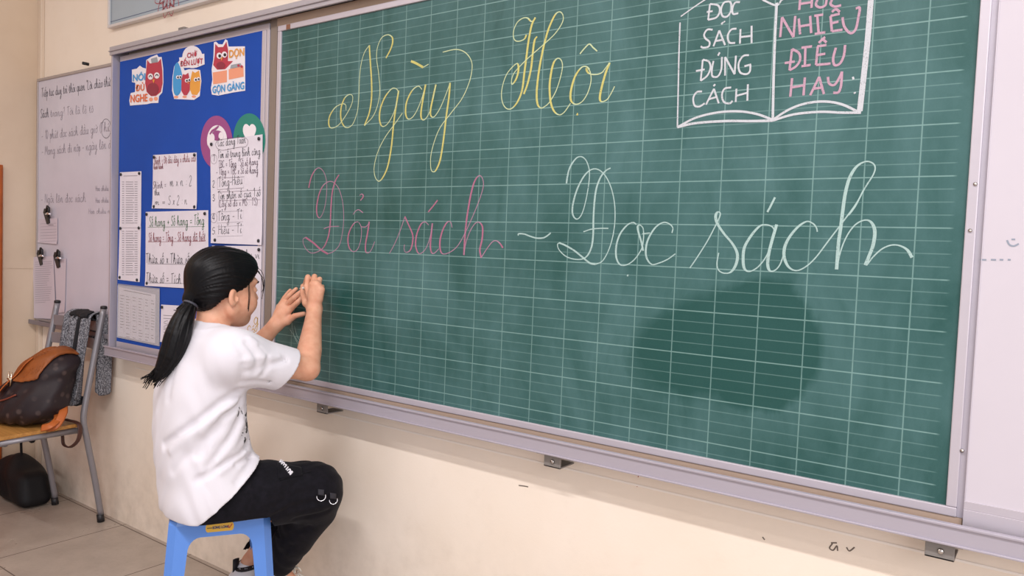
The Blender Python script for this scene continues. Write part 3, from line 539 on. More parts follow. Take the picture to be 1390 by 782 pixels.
# ------------------------------------------------------------------ stickers
def sticker_layers(mats):
    mb = MB()
    def poly(pts, layer, mi, o, k, smooth=0):
        P = [(o[0] + a / k, o[1] + c / k) for a, c in pts]
        W = [on_wall(u, v, PY - .0004 - .0008 * layer) for u, v in P]
        if smooth: W = list(spline(W + [W[0]], smooth))[:-1]
        ar = sum(W[i][0] * W[(i + 1) % len(W)][2] - W[(i + 1) % len(W)][0] * W[i][2] for i in range(len(W)))
        if ar < 0: W = W[::-1]
        mb.prism(W, (0, .0004, 0), mi)
    def ell(cx, cy, rx, ry, layer, mi, o, k, n=22, tilt=0): poly([(cx + rx * math.cos(a) * math.cos(tilt) - ry * math.sin(a) * math.sin(tilt), cy + rx * math.cos(a) * math.sin(tilt) + ry * math.sin(a) * math.cos(tilt)) for a in np.linspace(0, 2 * math.pi, n, endpoint=False)], layer, mi, o, k)
    def txt(s, x0, y0, x1, y1, h, layer, mi, o, k, bold=.025):
        V, Fs = text_mesh(s, 1.0); 
        y = PY - .0009 - .0008 * layer
        A = on_wall(o[0] + x0 / k, o[1] + y0 / k, y); E = on_wall(o[0] + x1 / k, o[1] + y1 / k, y); ex = (E - A)
        w0, w1 = V[:, 0].min(), V[:, 0].max(); Vc, _ = text_mesh('H', 1.0); c0, c1 = Vc[:, 1].min(), Vc[:, 1].max(); H = h / k * .0026
        for q, (da, db) in enumerate(((0, 0), (bold, 0), (-bold, 0), (0, bold), (0, -bold))):
            mb.add([A + ex * ((v[0] + da - w0) / (w1 - w0)) + np.array([0, -q * 1e-5, 1]) * ((v[1] + db - c0) / (c1 - c0) * H) * np.array([1, 0, 1]) + np.array([0, -q * 2e-5, 0]) for v in V], Fs, mi)
    return mb, poly, ell, txt
M_stw = mat('sticker_white', 'efe9ee', .5); M_str = mat('sticker_red', 'b8364c', .5); M_std = mat('sticker_dark_red', '8f2a40', .5); M_stb = mat('sticker_blue', '3f9bd8', .5); M_sto = mat('sticker_orange', 'e4703f', .5); M_sty = mat('sticker_amber', 'e6a043', .5); M_stp = mat('sticker_peach', 'ee9e7e', .5); M_stk = mat('sticker_black', '1e1a22', .5); M_stg = mat('sticker_grey', '9aa0a8', .5)
SM = [M_stw, M_str, M_std, M_stb, M_sto, M_sty, M_stp, M_stk, M_stg]
O, K = (150, 30), 6.017
def eyes(ell, pts, layer, r, o=O, k=K, closed=False, poly=None):
    for x, y in pts:
        ell(x, y, r, r * 1.15, layer, 0, o, k)
        if closed:
            poly([(x - r * .7, y + r * .3), (x - r * .4, y - r * .35), (x, y - r * .6), (x + r * .4, y - r * .35), (x + r * .7, y + r * .3), (x + r * .45, y + r * .2), (x, y - r * .25), (x - r * .45, y + r * .2)], layer + 1, 7, o, k)
        else: ell(x + r * .15, y + r * .1, r * .5, r * .6, layer + 1, 7, o, k)
mb, poly, ell, txt = sticker_layers(SM)
poly([(175, 388), (215, 380), (240, 355), (262, 372), (290, 380), (292, 310), (330, 285), (380, 265), (392, 285), (417, 285), (430, 380), (432, 490), (422, 575), (396, 605), (390, 660), (330, 662), (300, 670), (160, 682), (153, 640), (165, 580), (200, 572), (203, 497), (176, 490)], 0, 0, O, K)
poly([(291, 400), (299, 308), (322, 338), (388, 328), (411, 298), (423, 400), (425, 500), (410, 570), (370, 603), (330, 605), (295, 570), (283, 500)], 1, 1, O, K)
ell(345, 548, 48, 52, 2, 2, O, K); eyes(ell, [(326, 445), (378, 436)], 3, 22, closed=True, poly=poly)
poly([(342, 470), (361, 468), (352, 500)], 3, 5, O, K); poly([(330, 300), (378, 285), (385, 325), (335, 335)], 2, 8, O, K); ell(330, 632, 16, 16, 1, 6, O, K); ell(370, 626, 16, 16, 1, 6, O, K)
txt('NÓI', 182, 483, 282, 472, 62, 2, 3, O, K); txt('ĐỦ', 205, 563, 274, 556, 55, 2, 4, O, K); txt('NGHE', 163, 655, 300, 645, 68, 2, 4, O, K)
tag(mb.build('owl_sticker', SM, origin=on_wall(198, 110, PY)), 'die-cut sticker of a smiling red owl with stacked words, left of the three owl stickers', 'sticker')
mb, poly, ell, txt = sticker_layers(SM)
ell(668, 285, 82, 92, 0, 0, O, K); poly([(560, 290), (765, 258), (768, 345), (700, 372), (570, 375)], .5, 0, O, K)
poly([(520, 360), (568, 310), (605, 395), (640, 385), (690, 385), (732, 392), (742, 480), (728, 605), (682, 635), (605, 632), (520, 628), (503, 560), (506, 450)], .25, 0, O, K)
poly([(525, 350), (550, 330), (578, 400), (586, 470), (575, 560), (548, 600), (520, 585), (510, 520), (512, 440)], 1, 3, O, K, 4); ell(540, 560, 24, 32, 2, 3, O, K)
poly([(590, 425), (612, 430), (634, 415), (648, 480), (645, 560), (622, 598), (598, 596), (578, 560), (580, 480)], 2, 1, O, K); poly([(650, 480), (668, 400), (690, 415), (722, 395), (735, 470), (730, 560), (705, 596), (665, 592), (648, 550)], 1, 5, O, K)
eyes(ell, [(548, 450), (570, 448)], 3, 13); eyes(ell, [(620, 478), (642, 472)], 3, 13); eyes(ell, [(694, 470), (718, 465)], 3, 14)
poly([(572, 460), (585, 466), (572, 472)], 3, 4, O, K); poly([(628, 492), (640, 490), (634, 505)], 3, 5, O, K)
for x, y in ((535, 612), (605, 610), (680, 608)): ell(x, y, 18, 10, 1, 6, O, K)
txt('CHỜ', 625, 292, 704, 282, 42, 2, 1, O, K); txt('ĐẾN LƯỢT', 570, 362, 752, 338, 44, 2, 1, O, K)
tag(mb.build('owl_sticker', SM, origin=on_wall(255, 98, PY)), 'sticker of three small owls under a round speech bubble, middle of the three owl stickers', 'sticker')
mb, poly, ell, txt = sticker_layers(SM)
poly([(845, 165), (862, 160), (882, 180), (915, 182), (938, 140), (955, 150), (964, 200), (1098, 198), (1100, 560), (1000, 575), (880, 600), (828, 592), (820, 540), (832, 470), (826, 385), (840, 300)], 0, 0, O, K)
poly([(855, 178), (880, 205), (920, 203), (946, 160), (960, 230), (958, 318), (1000, 318), (975, 345), (935, 385), (870, 388), (838, 350), (850, 280)], 1, 1, O, K); ell(900, 355, 36, 30, 2, 2, O, K)
eyes(ell, [(888, 274), (930, 265)], 3, 22); poly([(900, 290), (915, 288), (908, 318)], 3, 5, O, K)
poly([(835, 412), (950, 392), (950, 490), (838, 508)], 1, 6, O, K); poly([(965, 385), (1085, 362), (1087, 445), (966, 470)], 1, 6, O, K); poly([(985, 350), (1060, 335), (1075, 362), (975, 380)], 2, 8, O, K); ell(1045, 355, 10, 10, 3, 1, O, K); ell(1070, 362, 10, 10, 3, 1, O, K)
txt('DỌN', 968, 290, 1090, 272, 60, 2, 5, O, K); txt('GỌN GÀNG', 832, 580, 1090, 545, 58, 2, 3, O, K)
tag(mb.build('owl_sticker', SM, origin=on_wall(310, 90, PY)), 'sticker of a red owl tidying boxes, right of the three owl stickers', 'sticker')
# round stickers
O = (150, 145)
M_pk = mat('sticker_mauve', '9a4a86', .5); M_tl = mat('sticker_teal', '1f8273', .5)
mb, poly, ell, txt = sticker_layers([M_stw, M_pk])
ell(866, 290, 130, 218, 0, 1, O, K, 40); ell(870, 275, 82, 125, 1, 0, O, K, 32); ell(872, 235, 48, 42, 2, 1, O, K, 20); ell(828, 255, 22, 38, 3, 0, O, K, 16); ell(902, 240, 20, 34, 3, 0, O, K, 16)
poly([(815, 230), (830, 205), (860, 190), (885, 160), (880, 152), (850, 175), (825, 190), (808, 220)], 3, 1, O, K); poly([(795, 340), (790, 310), (815, 355), (820, 390)], 3, 1, O, K)
tag(mb.build('round_sticker', [M_stw, M_pk], origin=on_wall(294, 193, PY)), 'round mauve sticker with a white figure, half hidden by the numbered list', 'sticker')
mb, poly, ell, txt = sticker_layers([M_stw, M_tl])
ell(1133, 268, 131, 215, 0, 1, O, K, 40); poly([(1135, 160), (1150, 142), (1170, 145), (1187, 170), (1185, 205), (1165, 250), (1135, 290), (1105, 255), (1085, 215), (1082, 175), (1095, 145), (1115, 142)], 1, 0, O, K, 4)
tag(mb.build('round_sticker', [M_stw, M_tl], origin=on_wall(338, 190, PY)), 'round teal sticker with a white heart at the right edge of the blue board', 'sticker')
# ------------------------------------------------------------------ whiteboard on the far left
WY = .016
wb = empty('whiteboard', (-1.5, WY, .83), 'old whiteboard with faded black handwriting in the corner left of the blue board', 'whiteboard')
WX0, WX1, WZ0, WZ1 = -1.893, -1.118, .850, 2.012
M_wb = mat('worn_whiteboard', 'd5d1de', .35, spec=.4, noise=.10, nscale=4)
ink_mb = MB().box((WX0, WY, WZ0), (WX1, WY + .012, WZ1))
b = frame(WX0, WX1, WZ0, WZ1, .013, WY - .006, WALL_Y - .004); b.build('frame', alu('old_frame_aluminium', 'b3a9a6', .5), wb, bevel=.002)
b = MB(); b.box((WX0 - .02, -.016, WZ0 - .030), (WX1 + .012, WALL_Y - .002, WZ0 - .020)); b.box((WX0 - .02, -.018, WZ0 - .030), (WX1 + .012, -.013, WZ0 - .008)); b.build('pen_tray', alu('tray_aluminium', '8f8a90', .5), wb, bevel=.004)
b = MB(); c = on_wall(155, 107, -.01); b.box((c[0] - .02, -.012, c[2] - .05), (c[0] + .018, WY, c[2] + .05)); b.build('frame_clip', M_frame, wb, bevel=.003)
b = MB(); c = on_wall(114, 86, 0); b.tube([c + np.array([0, .02, 0]), c - np.array([0, .006, 0])], .007, 10); b.build('hanging_screw', M_dark, wb)
def wbw(txt, a, c, xh, lw, mi):
    A = on_wall(30 + a[0] / 3.557, 80 + a[1] / 3.557, WY); E = on_wall(30 + c[0] / 3.557, 80 + c[1] / 3.557, WY); ex = E - A; W = np.linalg.norm(ex)
    write(ink_mb, txt, A, ex / W, (0, 0, 1), W, xh * .0029 * 1.35, lw, mi + 1, (0, -.0008, 0))
wbw('Tiếp tục duy trì thói quen "Lời chào thứ', (95, 185), (428, 130), 5.5, .0026, 0); wbw('Sách', (90, 285), (130, 280), 5.5, .0026, 0); wbw('trang? Tới là lẽ tô', (138, 280), (345, 258), 5, .002, 1)
wbw('- 10 phút đọc sách đầu giờ (Thứ) 2', (95, 390), (455, 345), 5.5, .0022, 1); wbw('- Mang sách đi nộp - ngày lên đọc', (95, 465), (455, 428), 5.5, .0022, 1); wbw('- Ngồi lên đọc sách', (92, 695), (310, 690), 5.5, .0022, 1); wbw('sách', (425, 470), (455, 468), 4, .0018, 1)
for y_, x_ in ((638, 355), (695, 355), (748, 322)): wbw('Hoa chiều nay', (x_, y_), (450, y_ - 3), 3, .0018, 1)
ink_mb.ribbon([on_wall(30 + (405 + 24 * math.cos(a)) / 3.557, 80 + (336 + 46 * math.sin(a)) / 3.557, WY - .0008) for a in np.linspace(0, 6.4, 26)], .002, (0, -1, 0), 1)
ink_mb.build('writing_surface', [M_wb, mat('marker_dark', '47424c', .7), mat('marker_faded', '8d8592', .7)], wb)
# sheets clipped to its left edge, each clip its own thing
def clip(u, v, label):
    c = on_wall(u, v, WY - .004); e = empty('bulldog_clip', tuple(c), label, 'clip')
    b = MB(); b.prism([c + np.array(q) * 1.2 for q in ((-.032, -.004, .028), (-.040, -.004, .012), (-.008, -.004, -.036), (.014, -.004, -.030), (.008, -.004, -.006), (-.012, -.004, .026))], (0, .007, 0)); b.build('jaw', M_dark, e, bevel=.002)
    b = MB(); b.tube([c + 1.3 * np.array((.012, -.006, -.006)), c + 1.3 * np.array((.03, -.012, .028)), c + 1.3 * np.array((.018, -.012, .034)), c + 1.3 * np.array((-.004, -.008, .006))], .0055, 8); b.build('lever', M_dark, e)
    b = MB(); b.tube([c + 1.3 * np.array((.006, -.012, .004)), c + 1.3 * np.array((.026, -.014, .007)), c + 1.3 * np.array((.044, -.012, .004))], .0055, 8); b.build('handle', mat('clip_chrome', 'e8e8ee', .15, metal=1), e)
WI = [mat('note_paper', 'd2c8d2', .8), M_ink, M_inkr, M_inkg, M_inkp, M_inky, mat('pale_print', '9a92a0', .8)]
mb, ink, line, done = paper('notebook_page', [(52, 298), (78, 296), (78, 331.5), (52, 329)], WY - .003, 'small ruled notebook page clipped on the whiteboard\'s left edge', curl=.006, mats=WI)
line([(66, 305.5), (73, 305.5)], 1, .002, 0)
for v in range(303, 329, 4): line([(55, v + 1), (77, v)], 6, .0012, 0)
done()
mb, ink, line, done = paper('printed_sheet', [(44.5, 349), (72.5, 347.5), (76, 433), (46.5, 432)], WY - .006, 'long typed sheet hanging past the whiteboard\'s lower left corner', curl=.003, mats=WI)
for i, v in enumerate(np.arange(355, 412, 2.9)): line([(48, v + 1), (62 + random.random() * 10, v)], 6, .0016, 0)
done()
mb, ink, line, done = paper('blank_sheet', [(73.5, 352), (90, 351), (88, 424), (77.5, 425)], WY - .003, 'narrow blank sheet clipped above the metal chair\'s back', curl=.003, mats=WI); done()
clip(66, 292.5, 'black bulldog clip holding the small ruled notebook page'); clip(57, 349, 'black bulldog clip holding the long typed sheet'); clip(80, 352, 'black bulldog clip with a silver handle, right of the two lower clips')
# ------------------------------------------------------------------ framed picture board above
pb = empty('poster_board', (-.7, .03, 2.18), 'pale blue poster board with a red flower motif above the blue notice board', 'poster')
PX0, PX1, PZ0, PZ1 = -1.212, -.13, 2.192, 2.95
MB().box((PX0, .020, PZ0), (PX1, .034, PZ1)).build('print_panel', mat('pale_blue_print', 'a8b6c0', .45, noise=.06, nscale=4), pb)
b = frame(PX0, PX1, PZ0, PZ1, .012, .014, WALL_Y - .002); b.build('frame', mat('poster_frame', 'd5cfcd', .45), pb, bevel=.002)
b = MB(); fr = .006
for a, c in (((PX0 + fr, PZ0 + .014), (PX1 - fr, PZ0 + .014)), ((PX0 + .014, PZ0 + fr), (PX0 + .014, PZ1 - fr)), ((PX1 - .014, PZ0 + fr), (PX1 - .014, PZ1 - fr)), ((PX0 + fr, PZ1 - .014), (PX1 - fr, PZ1 - .014))): b.ribbon([(a[0], .0195, a[1]), (c[0], .0195, c[1])], .003, (0, -1, 0), 1)
cx, cz = on_wall(229, -12, .02)[0], on_wall(229, -12, .02)[2]
for k in range(12):
    a = k * math.pi / 6
    for r0, r1 in ((.02, .075), (.05, .105)):
        a2 = a + (math.pi / 12 if r0 > .03 else 0); d = np.array([math.cos(a2), 0, math.sin(a2)]); e = np.array([-math.sin(a2), 0, math.cos(a2)]); c0 = np.array([cx, .0193, cz])
        b.ribbon(spline([c0 + d * r0, c0 + d * (r0 + r1) / 2 + e * .018, c0 + d * r1, c0 + d * (r0 + r1) / 2 - e * .018, c0 + d * r0], 4), .004, (0, -1, 0), 0)
b.build('printed_ornament', [mat('ornament_red', 'a85a62', .5), mat('printed_blue_line', '5c6a86', .5)], pb)
# ------------------------------------------------------------------ chair in the corner
M_tube = mat('grey_enamel_tube', '8d8a8f', .35, metal=.3, spec=.5)
M_ply = mat('varnished_plywood', 'c9924f', .38, spec=.5); _t = NT(M_ply); _ob = _t.scale(_t.obj(), (3, 40, 40)); _n = _t.noise(_ob, 1.6, 6, .6, .8)
_t.link(_t.mix(_t.rng(_n, .3, .7), lin('d09a55'), lin('a8743a')), _t.b.inputs['Base Color'])
chair = empty('school_chair', (-1.36, -.2, 0), 'grey tube school chair with a plywood seat standing against the wall in the corner', 'chair')
A_R = np.array([-1.164, -.018, 0]); A_L = np.array([-1.536, -.048, 0]); SIDE = (A_R - A_L) / np.linalg.norm(A_R - A_L); FWD = np.array([SIDE[1], -SIDE[0], 0])
def leg_back(a):
    top = a + FWD * .0 + np.array([0, .002, .955])
    return spline([a + np.array([0, 0, .03]), a + FWD * .03 + np.array([0, 0, .2]), a + FWD * .066 + np.array([0, 0, .38]), a + FWD * .082 + np.array([0, 0, .47]), a + FWD * .072 + np.array([0, 0, .56]), a + FWD * .035 + np.array([0, 0, .76]), top], 6)
for a in (A_L, A_R):
    lg = MB().tube(leg_back(a), .0128, 14).build('leg', M_tube, chair)
    MB().tube([a, a + np.array([0, 0, .002]), a + FWD * .004 + np.array([0, 0, .035])], [.0125, .0155, .015], 14).build('rubber_foot', M_dark, lg)
    tp = leg_back(a); MB().tube([tp[-1] - np.array([0, 0, .004]), tp[-1] + np.array([0, 0, .006]), tp[-1] + np.array([0, 0, .009])], [.014, .0135, .009], 14).build('end_cap', M_dark, lg)
SW = np.linalg.norm(A_R - A_L)
def cp(s, f, z): return A_L + SIDE * (s * SW) + FWD * f + np.array([0, 0, z])
for s in (.02, .98):
    P = spline([cp(s, .075, .428), cp(s, .25, .432), cp(s, .40, .432), cp(s, .435, .415), cp(s, .445, .36), cp(s, .47, .03)], 6)
    lg = MB().tube(P, .0125, 14).build('leg', M_tube, chair); MB().tube([cp(s, .47, 0), cp(s, .47, .035)], .0155, 14).build('rubber_foot', M_dark, lg)
for f_ in (.10, .39): MB().tube([cp(.02, f_, .425), cp(.98, f_, .425)], .011, 12).build('seat_frame', M_tube, chair)
for s_ in (.0, 1.0): MB().tube([cp(s_, .09, .432), cp(s_, .43, .432)], .0095, 12).build('seat_rail', M_tube, chair)
b = MB(); c4 = [cp(-.01, .455, .444), cp(1.01, .455, .444), cp(1.0, .088, .444), cp(0.0, .088, .444)]; b.prism([q + np.array([0, 0, .016]) for q in c4], (0, 0, -.016)); b.build('seat', M_ply, chair, bevel=.004)
for z, f in ((.875, .020), (.795, .030)):
    P = spline([cp(t, f - .035 * math.sin(math.pi * t) * .8, z) for t in np.linspace(.03, .97, 9)], 2); b = MB()
    n = len(P); V = []
    for p in P:
        for df, dz in ((.004, .024), (-.004, .024), (-.004, -.024), (.004, -.024)): V.append(p + FWD * df + np.array([0, 0, dz]))
    b.add(V, [(i * 4 + k, i * 4 + (k + 1) % 4, i * 4 + 4 + (k + 1) % 4, i * 4 + 4 + k) for i in range(n - 1) for k in range(4)] + [(3, 2, 1, 0), tuple(4 * (n - 1) + k for k in range(4))]); b.build('back_slat', M_tube, chair, bevel=.002)
# ------------------------------------------------------------------ signed-distance modelling (soft bodies, cloth, people)
def sd_cone(P, a, b, ra, rb):
    a = np.array(a, np.float32); b = np.array(b, np.float32); ab = b - a; t = np.clip(((P - a) @ ab) / (ab @ ab + 1e-9), 0, 1)
    return np.linalg.norm(P - a - t[:, None] * ab, axis=1) - (ra + t * (rb - ra))
def sd_ell(P, c, r, R=None):
    q = P - np.array(c, np.float32)
    if R is not None: q = q @ np.array(R, np.float32)
    r = np.array(r, np.float32); k0 = np.linalg.norm(q / r, axis=1); k1 = np.linalg.norm(q / (r * r), axis=1) + 1e-9
    return k0 * (k0 - 1) / k1
def sd_box(P, c, h, R=None, r=.02):
    q = P - np.array(c, np.float32)
    if R is not None: q = q @ np.array(R, np.float32)
    q = np.abs(q) - (np.array(h, np.float32) - r); return np.linalg.norm(np.maximum(q, 0), axis=1) + np.minimum(q.max(axis=1), 0) - r
def smin(a, b, k): h = np.clip(.5 + .5 * (b - a) / k, 0, 1); return b + (a - b) * h - k * h * (1 - h)
def smax(a, b, k): return -smin(-a, -b, k)
def sd_path(P, pts, k=0):
    """chain of tapered segments: (point, radius)"""
    d = None
    for (a, ra), (b, rb) in zip(pts[:-1], pts[1:]):
        e = sd_cone(P, a, b, ra, rb); d = e if d is None else (np.minimum(d, e) if not k else smin(d, e, k))
    return d
def fold_dist(P, pts):
    """distance to a polyline"""
    d = np.full(len(P), 9., np.float32)
    for a, b in zip(pts[:-1], pts[1:]): d = np.minimum(d, sd_cone(P, a, b, 0, 0))
    return d
def surface(fn, lo, hi, h, blk=8):
    """surface nets of fn < 0 inside the box lo..hi with cell h; evaluated only near the surface"""
    lo = np.array(lo, np.float64); n = np.ceil((np.array(hi) - lo) / h).astype(int) + 1; n = ((n + blk - 1) // blk) * blk + 1
    nb = (n - 1) // blk
    ax = [lo[i] + (np.arange(nb[i]) + .5) * blk * h for i in range(3)]
    C = np.stack(np.meshgrid(*ax, indexing='ij'), -1).reshape(-1, 3).astype(np.float32); dc = fn(C)
    act = (np.abs(dc) < blk * h * .5 * 1.75 + .012).reshape(nb)
    D = np.where(np.repeat(np.repeat(np.repeat((dc.reshape(nb) < 0), blk, 0), blk, 1), blk, 2), -1., 1.).astype(np.float32)
    D = np.pad(D, ((0, 1),) * 3, mode='edge')
    M = np.zeros(n, bool); idx = np.argwhere(act)
    for i, j, k in idx: M[i * blk:i * blk + blk + 1, j * blk:j * blk + blk + 1, k * blk:k * blk + blk + 1] = True
    pts = np.argwhere(M); X = (lo + pts * h).astype(np.float32); vals = np.empty(len(X), np.float32)
    for s in range(0, len(X), 400000): vals[s:s + 400000] = fn(X[s:s + 400000])
    D[M] = vals
    S = D < 0
    c = np.zeros(np.array(n) - 1, np.int8)
    corners = [(i, j, k) for i in (0, 1) for j in (0, 1) for k in (0, 1)]; m = np.array(n) - 1
    for i, j, k in corners: c += S[i:i + m[0], j:j + m[1], k:k + m[2]]
    cells = np.argwhere((c > 0) & (c < 8)); vid = np.full(m, -1, np.int32); vid[tuple(cells.T)] = np.arange(len(cells))
    acc = np.zeros((len(cells), 3)); cnt = np.zeros(len(cells))
    edges = [(p, q) for p in corners for q in corners if sum(q) - sum(p) == 1 and all(b >= a for a, b in zip(p, q))]
    for p, q in edges:
        a = D[tuple((cells + p).T)]; b = D[tuple((cells + q).T)]; x = (a < 0) != (b < 0); t = np.where(x, a / np.where(x, a - b, 1), 0)
        acc += (np.array(p) + (np.array(q) - np.array(p)) * t[:, None]) * x[:, None]; cnt += x
    V = lo + (cells + acc / cnt[:, None]) * h; F = []
    for axis in range(3):
        sl0 = [slice(1, -1)] * 3; sl1 = [slice(1, -1)] * 3; sl0[axis] = slice(0, -1); sl1[axis] = slice(1, None)
        a = S[tuple(sl0)]; b = S[tuple(sl1)]; off = np.ones(3, int); off[axis] = 0
        o1, o2 = [(1, 2), (2, 0), (0, 1)][axis]
        for flip, msk in ((False, a & ~b), (True, ~a & b)):
            e = np.argwhere(msk) + off; u = np.zeros(3, int); u[o1] = 1; v = np.zeros(3, int); v[o2] = 1
            q = np.stack([vid[tuple((e - u - v).T)], vid[tuple((e - v).T)], vid[tuple(e.T)], vid[tuple((e - u).T)]], 1)
            F.append(q[:, ::-1] if flip else q)
    F = np.concatenate(F); F = F[(F >= 0).all(1)]
    return V, F
def relax(V, F, it=2, lam=.5):
    e = np.concatenate([F[:, [0, 1]], F[:, [1, 2]], F[:, [2, 3]], F[:, [3, 0]]]); e = np.concatenate([e, e[:, ::-1]])
    for _ in range(it):
        s = np.zeros_like(V); n = np.bincount(e[:, 0], minlength=len(V))
        for k in range(3): s[:, k] = np.bincount(e[:, 0], V[e[:, 1], k], minlength=len(V))
        V = V + lam * (s / np.maximum(n, 1)[:, None] - V)
    return V
def sdf_mesh(name, fn, lo, hi, h, mats, parent, it=2, keep=None, midx=None):
    V, F = surface(fn, lo, hi, h); V = relax(V, F, it)
    if keep is not None:
        k = keep(V); fm = k[F].all(1); F = F[fm]; used = np.unique(F); mp = np.full(len(V), -1); mp[used] = np.arange(len(used)); V = V[used]; F = mp[F]
    o0 = np.array(wpos(parent)) if parent else np.zeros(3)
    me = bpy.data.meshes.new(name); me.vertices.add(len(V)); me.vertices.foreach_set('co', (V - o0).astype(np.float32).ravel())
    me.loops.add(len(F) * 4); me.loops.foreach_set('vertex_index', F.ravel().astype(np.int32)); me.polygons.add(len(F)); me.polygons.foreach_set('loop_start', np.arange(0, len(F) * 4, 4, dtype=np.int32))
    me.update(calc_edges=True); me.polygons.foreach_set('use_smooth', np.ones(len(F), bool))
    for m in (mats if isinstance(mats, (list, tuple)) else [mats]): me.materials.append(m)
    if midx is not None: me.polygons.foreach_set('material_index', midx(V[F].mean(1)).astype(np.int32))
    me.validate(); me.update()
    o = bpy.data.objects.new(name, me); COL.objects.link(o); o.parent = parent
    return o
# ------------------------------------------------------------------ backpack slumped on the seat
bp_o = cp(.52, .22, .462)
bag = empty('backpack', tuple(bp_o), 'dark brown patterned backpack with a tan leather flap slumped on the school chair', 'backpack')
M_can = mat('dark_patterned_canvas', '33282b', .55, spec=.35); _t = NT(M_can); _v = _t.node('ShaderNodeTexVoronoi'); _v.inputs['Scale'].default_value = 26; _t.link(_t.obj(), _v.inputs['Vector']); _n = _t.noise(_t.obj(), 9, 4)
_t.link(_t.mix(_t.math('MULTIPLY', _t.rng(_v.outputs['Distance'], .34, .18), _t.rng(_n, .35, .65, .1, .6)), lin('261c20'), lin('655450')), _t.b.inputs['Base Color'])
M_lea = mat('tan_leather', '9a5526', .5, spec=.4, noise=.3, nscale=30, bump=.15, bscale=120); M_lea2 = mat('orange_leather', 'b8622c', .45)
# the bag's own axes: right along the chair back, out to the front, up
BR_ = SIDE; BF_ = FWD
def bpt(r, f, z): return bp_o + BR_ * r + BF_ * f + np.array([0, 0, z])
def bag_fn(P):
    q = P - bp_o.astype(np.float32); r = q @ BR_.astype(np.float32); f = q @ BF_.astype(np.float32); z = q[:, 2]
    r = r - .30 * z + .035; lean = f + .34 * z - .02                                       # leans back onto the slats
    L = np.stack([r, lean, z], 1)
    d = sd_ell(L, (0, 0, .085), (.215, .125, .105)); d = smin(d, sd_ell(L, (.015, 0, .18), (.155, .10, .12)), .06); d = smin(d, sd_ell(L, (.03, -.005, .25), (.105, .075, .05)), .05)
    d = smax(d, -(z - .002), .02)
    a = np.arctan2(lean, r); d = d + .004 * np.sin(a * 13 + z * 22) * np.clip((.26 - z) / .2, 0, 1) + .004 * np.sin(z * 70 + 3 * a) * np.clip(z / .2, 0, 1)
    return d
_lo = bp_o - .3; _hi = bp_o + np.array([.3, .3, .42]); _lo[2] = bp_o[2] - .02
sdf_mesh('canvas_body', bag_fn, _lo, _hi, .007, M_can, bag)
def flap_fn(P):
    q = P - bp_o.astype(np.float32); r = q @ BR_.astype(np.float32) - .012 - .30 * q[:, 2] + .035; f = q @ BF_.astype(np.float32); z = q[:, 2]
    d = np.abs(bag_fn(P) - .007) - .0045
    r = r - .015; edge = np.maximum(np.abs(r) - (.092 - .02 * np.clip((z - .2) / .1, 0, 1)), .185 + .5 * np.abs(r) ** 2 * 4 - z); edge = np.maximum(edge, -(f + .34 * z - .02) - .055)
    return smax(d, edge, .006)
fl = sdf_mesh('flap', flap_fn, _lo, _hi, .0055, M_lea, bag)
def on_bag(r, z):
    f = .2; 
    for _ in range(24):
        p = bpt(r, f, z); f -= max(float(bag_fn(p[None].astype(np.float32))[0]) - .014, 0) * .8
    return bpt(r, f, z)
st = [on_bag(.065 - .095 * t, .285 - .15 * t) for t in np.linspace(0, 1, 7)]
b = MB(); b.tube(spline(st, 4), [.016] * 25, 10, flat=.2); b.build('closing_strap', M_lea2, fl)
b = MB(); c0 = on_bag(.008, .195); 
for dx in (-.012, .012): b.tube([c0 + BR_ * dx + BF_ * .006 + np.array([0, 0, .03]), c0 + BR_ * dx + BF_ * .012 + np.array([0, 0, -.03])], .003, 8)
b.tube([c0 + BR_ * -.014 + BF_ * .01, c0 + BR_ * .014 + BF_ * .01], .004, 8); b.build('buckle', mat('brass_buckle', 'e9dcc2', .2, metal=1), fl)
b = MB(); b.tube(spline([on_bag(-.03, .10) + BF_ * -.008, on_bag(.03, .115) + BF_ * -.008, on_bag(.085, .14) + BF_ * -.008], 5), .0035, 8); b.build('zip_pocket', mat('rust_zip', '7c3a2a', .5), bag)
b = MB()
for k in range(2):
    b.tube(spline([bpt(.18, -.05 + .02 * k, .085 - .03 * k), bpt(.215, -.03 + .02 * k, .062 - .02 * k), bpt(.235, .01 + .02 * k, .020 + .005 * k), bpt(.205, .03 + .02 * k, .012)], 6), .017, 8, flat=.2)
b.build('shoulder_strap', M_lea2, bag)
b = MB(); b.tube(spline([cp(.86, .13, .475), cp(1.04, .11, .46), cp(1.06, .115, .40), cp(1.0, .135, .365), cp(.90, .145, .37), cp(.87, .145, .41)], 8), .012, 8, flat=.3); b.build('strap_loop', mat('dark_brown_leather', '4a2a22', .45), bag)
